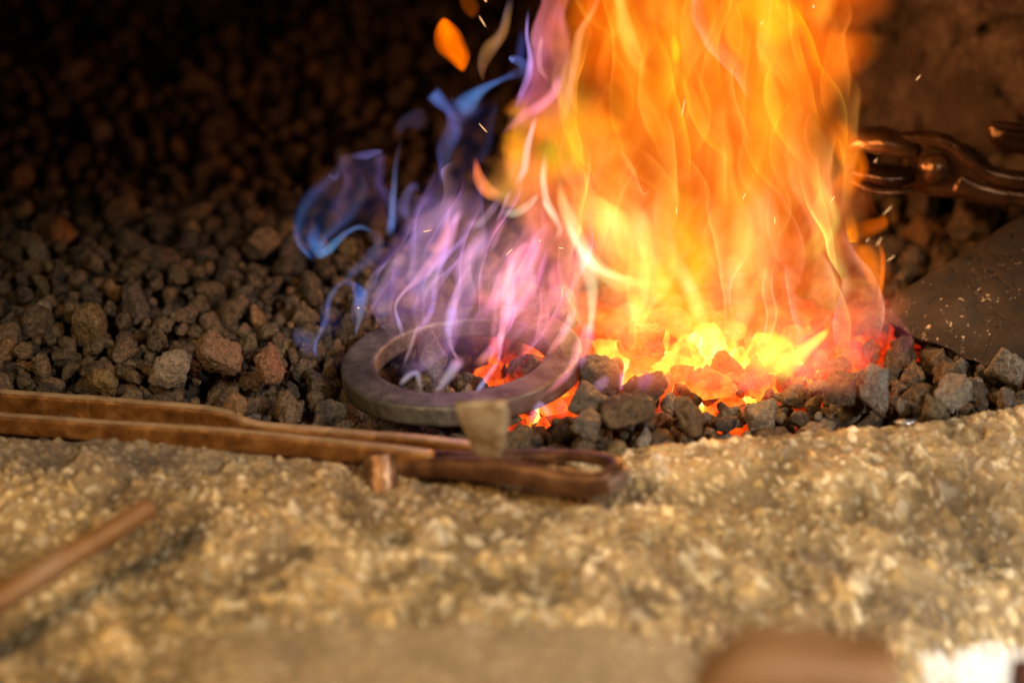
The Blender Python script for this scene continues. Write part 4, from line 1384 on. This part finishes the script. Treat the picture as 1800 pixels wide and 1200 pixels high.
# blue wisps
BL, BD, LV = (0.07, 0.26, 0.80), (0.03, 0.09, 0.36), (0.16, 0.13, 0.38)
wis = [
    ([(600, 505, 3), (618, 482, 6), (645, 464, 8), (664, 446, 8), (668, 422, 7), (650, 404, 6)], [BD, (0.10, 0.08, 0.2), (0.12, 0.10, 0.24), (0.10, 0.09, 0.25)], 'soft', (0.2, 0.3), None),
    ([(662, 412, 5), (635, 399, 6), (612, 408, 7), (595, 425, 9), (580, 443, 10), (563, 450, 11), (551, 436, 9), (548, 415, 8), (560, 385, 6)], [(0.08, 0.12, 0.3), (0.10, 0.2, 0.5), BL, (0.12, 0.45, 1.1), (0.12, 0.45, 1.1), BL, BD], 'soft', (0.12, 0.2), None),
    ([(565, 455, 16), (556, 425, 16), (572, 390, 24), (590, 350, 26), (605, 310, 16), (620, 280, 8)], [(0.06, 0.22, 0.6), (0.03, 0.10, 0.3), (0.06, 0.07, 0.18), (0.05, 0.05, 0.14)], 'both', (0.1, 0.3), None),
    ([(650, 420, 26), (645, 370, 30), (650, 320, 34), (645, 290, 30), (645, 268, 26)], [(0.06, 0.04, 0.12), (0.11, 0.06, 0.20), (0.13, 0.07, 0.20), (0.16, 0.11, 0.26)], 'both', (0.3, 0.12), None),
    ([(612, 275, 3), (640, 273, 5), (660, 268, 6), (675, 266, 4)], (0.16, 0.12, 0.28), 'soft', (0.3, 0.2), None),
    ([(684, 418, 5), (687, 385, 8), (690, 355, 7), (694, 325, 4), (698, 280, 3), (705, 235, 3)], [(0.12, 0.20, 0.55), (0.22, 0.38, 0.80), (0.18, 0.26, 0.6), (0.08, 0.07, 0.18), (0.06, 0.05, 0.10)], 'soft', (0.15, 0.3), None),
    ([(722, 395, 4), (713, 370, 6), (713, 350, 7), (724, 332, 7), (742, 328, 5)], (0.17, 0.13, 0.32), 'soft', (0.25, 0.25), None),
    ([(730, 390, 14), (735, 360, 20), (735, 338, 14)], (0.06, 0.045, 0.10), 'soft', (0.3, 0.3), None),
    ([(775, 330, 3), (778, 300, 6), (783, 268, 8), (798, 236, 9), (800, 218, 8), (792, 195, 8), (776, 177, 8), (758, 160, 6)], [BD, (0.08, 0.12, 0.42), (0.07, 0.08, 0.3), (0.22, 0.16, 0.5), (0.15, 0.13, 0.42), (0.09, 0.22, 0.60), (0.11, 0.28, 0.72)], 'soft', (0.15, 0.06), None),
    ([(798, 198, 7), (820, 180, 9), (848, 158, 8), (880, 140, 7), (905, 128, 6), (930, 112, 4)], [(0.10, 0.20, 0.55), (0.11, 0.24, 0.65), (0.08, 0.10, 0.36), (0.05, 0.05, 0.2)], 'soft', (0.15, 0.3), None),
    ([(795, 215, 10), (808, 190, 22), (815, 170, 18)], (0.06, 0.09, 0.28), 'soft', (0.2, 0.3), None),
    ([(800, 330, 14), (815, 270, 26), (840, 210, 28), (862, 165, 12)], (0.035, 0.03, 0.08), 'both', (0.3, 0.2), None),
    ([(905, 108, 6), (900, 104, 5), (895, 102, 5), (912, 108, 8), (922, 120, 6), (922, 150, 4)], (0.16, 0.16, 0.5), 'soft', (0.1, 0.3), None),
    ([(915, 115, 8), (918, 80, 11), (922, 50, 9)], (0.06, 0.05, 0.24), 'soft', (0.3, 0.4), None),
    ([(695, 240, 6), (710, 215, 10), (735, 208, 12), (752, 225, 7)], (0.05, 0.04, 0.09), 'soft', (0.25, 0.3), None),
    ([(623, 592, 2), (630, 567, 4), (634, 540, 7), (634, 515, 8), (620, 498, 6), (600, 495, 3)], [BD, (0.16, 0.40, 0.9), (0.16, 0.40, 0.95), BD, BD], 'soft', (0.1, 0.25), None),
    ([(626, 580, 8), (640, 545, 18), (665, 515, 20), (690, 495, 14)], (0.07, 0.09, 0.28), 'rimL', (0.2, 0.3), None),
    ([(672, 562, 4), (678, 545, 7), (686, 528, 6), (693, 510, 4)], [(0.10, 0.18, 0.55), (0.22, 0.30, 0.75), (0.15, 0.12, 0.35)], 'soft', (0.2, 0.3), None),
    ([(557, 630, 3), (553, 610, 6), (562, 585, 6), (575, 555, 6), (582, 525, 5), (600, 500, 5), (625, 492, 4)], [BL, (0.10, 0.18, 0.5), LV, (0.14, 0.16, 0.42), BD], 'soft', (0.15, 0.3), None),
    ([(560, 620, 14), (540, 600, 18), (525, 592, 14), (515, 605, 6)], (0.04, 0.07, 0.24), 'soft', (0.3, 0.3), None),
    ([(580, 600, 12), (590, 565, 20), (585, 530, 14)], (0.05, 0.055, 0.16), 'rimL', (0.3, 0.3), None),
    ([(575, 305, 3), (588, 312, 5), (598, 300, 3)], (0.10, 0.09, 0.22), 'soft', (0.2, 0.3), None),
]
for k, (pts_, g_, pr, fd, nn_) in enumerate(wis):
    g_ = np.atleast_2d(np.array(g_, float))
    g_ = g_ * 0.30 + 0.06 * g_.mean(1, keepdims=True)
    pts_ = [(a_, b_, c_ * (1.6 + 0.5 * math.sin(a_ * 0.09 + b_ * 0.05))) for a_, b_, c_ in pts_]
    stroke(sm, pts_, g_, blue, depth=0.03 + 0.015 * math.sin(k * 1.3), prof=pr, fades=fd, nu=16, seed=k + 300, n=nn_, tear=0.35)

# detached licks
lk = empty('flame_lick', tuple(at_y(797, 80, 0.05)), 'small detached orange flame lick hanging in the dark upper left of the tall flame', 'flame lick')
stroke('lick_body', [(815, 128, 3), (811, 105, 20), (797, 78, 25), (784, 50, 17), (778, 30, 4)], (1.3, 0.19, 0.0), lk, depth=0.05, prof='soft', fades=(0.12, 0.12), nu=20, thick=0.9)
stroke('lick_body', [(812, 118, 4), (806, 95, 14), (795, 68, 14), (785, 45, 5)], (0.7, 0.10, 0.0), lk, depth=0.05, prof='soft', fades=(0.2, 0.2), nu=16, thick=0.9)
lk = empty('flame_lick', tuple(at_y(860, 90, 0.05)), 'dim tan lick of flame between the orange lick and the tall flame', 'flame lick')
stroke('lick_body', [(850, 148, 3), (850, 118, 9), (862, 90, 13), (885, 60, 11), (893, 20, 8), (900, -10, 6)], [(0.20, 0.07, 0.02), (0.28, 0.11, 0.025), (0.2, 0.09, 0.03), (0.06, 0.04, 0.04)], lk, depth=0.05, prof='soft', fades=(0.2, 0.3), nu=16, tear=0.9)
lk = empty('flame_lick', tuple(at_y(828, 10, 0.05)), 'dull red wisp of flame at the top edge above the orange lick', 'flame lick')
stroke('lick_body', [(835, 35, 4), (830, 18, 12), (822, 0, 12), (818, -20, 8)], (0.20, 0.035, 0.0), lk, depth=0.05, prof='soft', fades=(0.3, 0.2), nu=14)

# ------------------------------------------------------------------ sparks
sp = [(848, 38, 12, 60), (853, 0, 4, 60), (849, 225, 11, 50), (988, 515, 10, 95), (751, 406, 8, -15), (1201, 190, 16, 98), (1339, 41, 5, -60), (1430, 12, 3, 90), (1537, 285, 9, -55),
      (1464, 350, 7, -60), (1560, 370, 12, -48), (1566, 454, 9, -38), (1545, 425, 10, -62), (1525, 422, 5, -58), (1614, 137, 7, -50), (1362, 388, 8, 86), (1189, 370, 7, 90),
      (895, 443, 9, -50), (949, 423, 2, 0), (986, 436, 5, 5), (1308, 345, 7, -70), (630, 541, 2, 0)]
proto = None
for k, (x, y, ln, an) in enumerate(sp):
    dpt = 0.10 if x > 1500 else -0.02
    p = at_y(x, y, min(dpt, ground_y(y, 0.03)))
    if proto is None:
        v, f = sweep([(-1, 0, 0), (-0.4, 0, 0), (0.4, 0, 0), (1, 0, 0)], [0.15, 1, 1, 0.15], [0.15, 1, 1, 0.15], n=10, m=8, power=2)
        pv = v.copy()
        proto = mesh_obj('spark', pv, f, M_spark)
        o = proto
    else:
        o = proto.copy()
        col.objects.link(o)
    o.location = p
    th = 0.00022 if ln > 4 else 0.0004
    o.scale = (ln * 0.00038, th, th)
    o.rotation_euler = (0, R(an), 0)
    tag(o, 'tiny orange spark flying around the flames', 'spark', 'sparks flying around the flames')
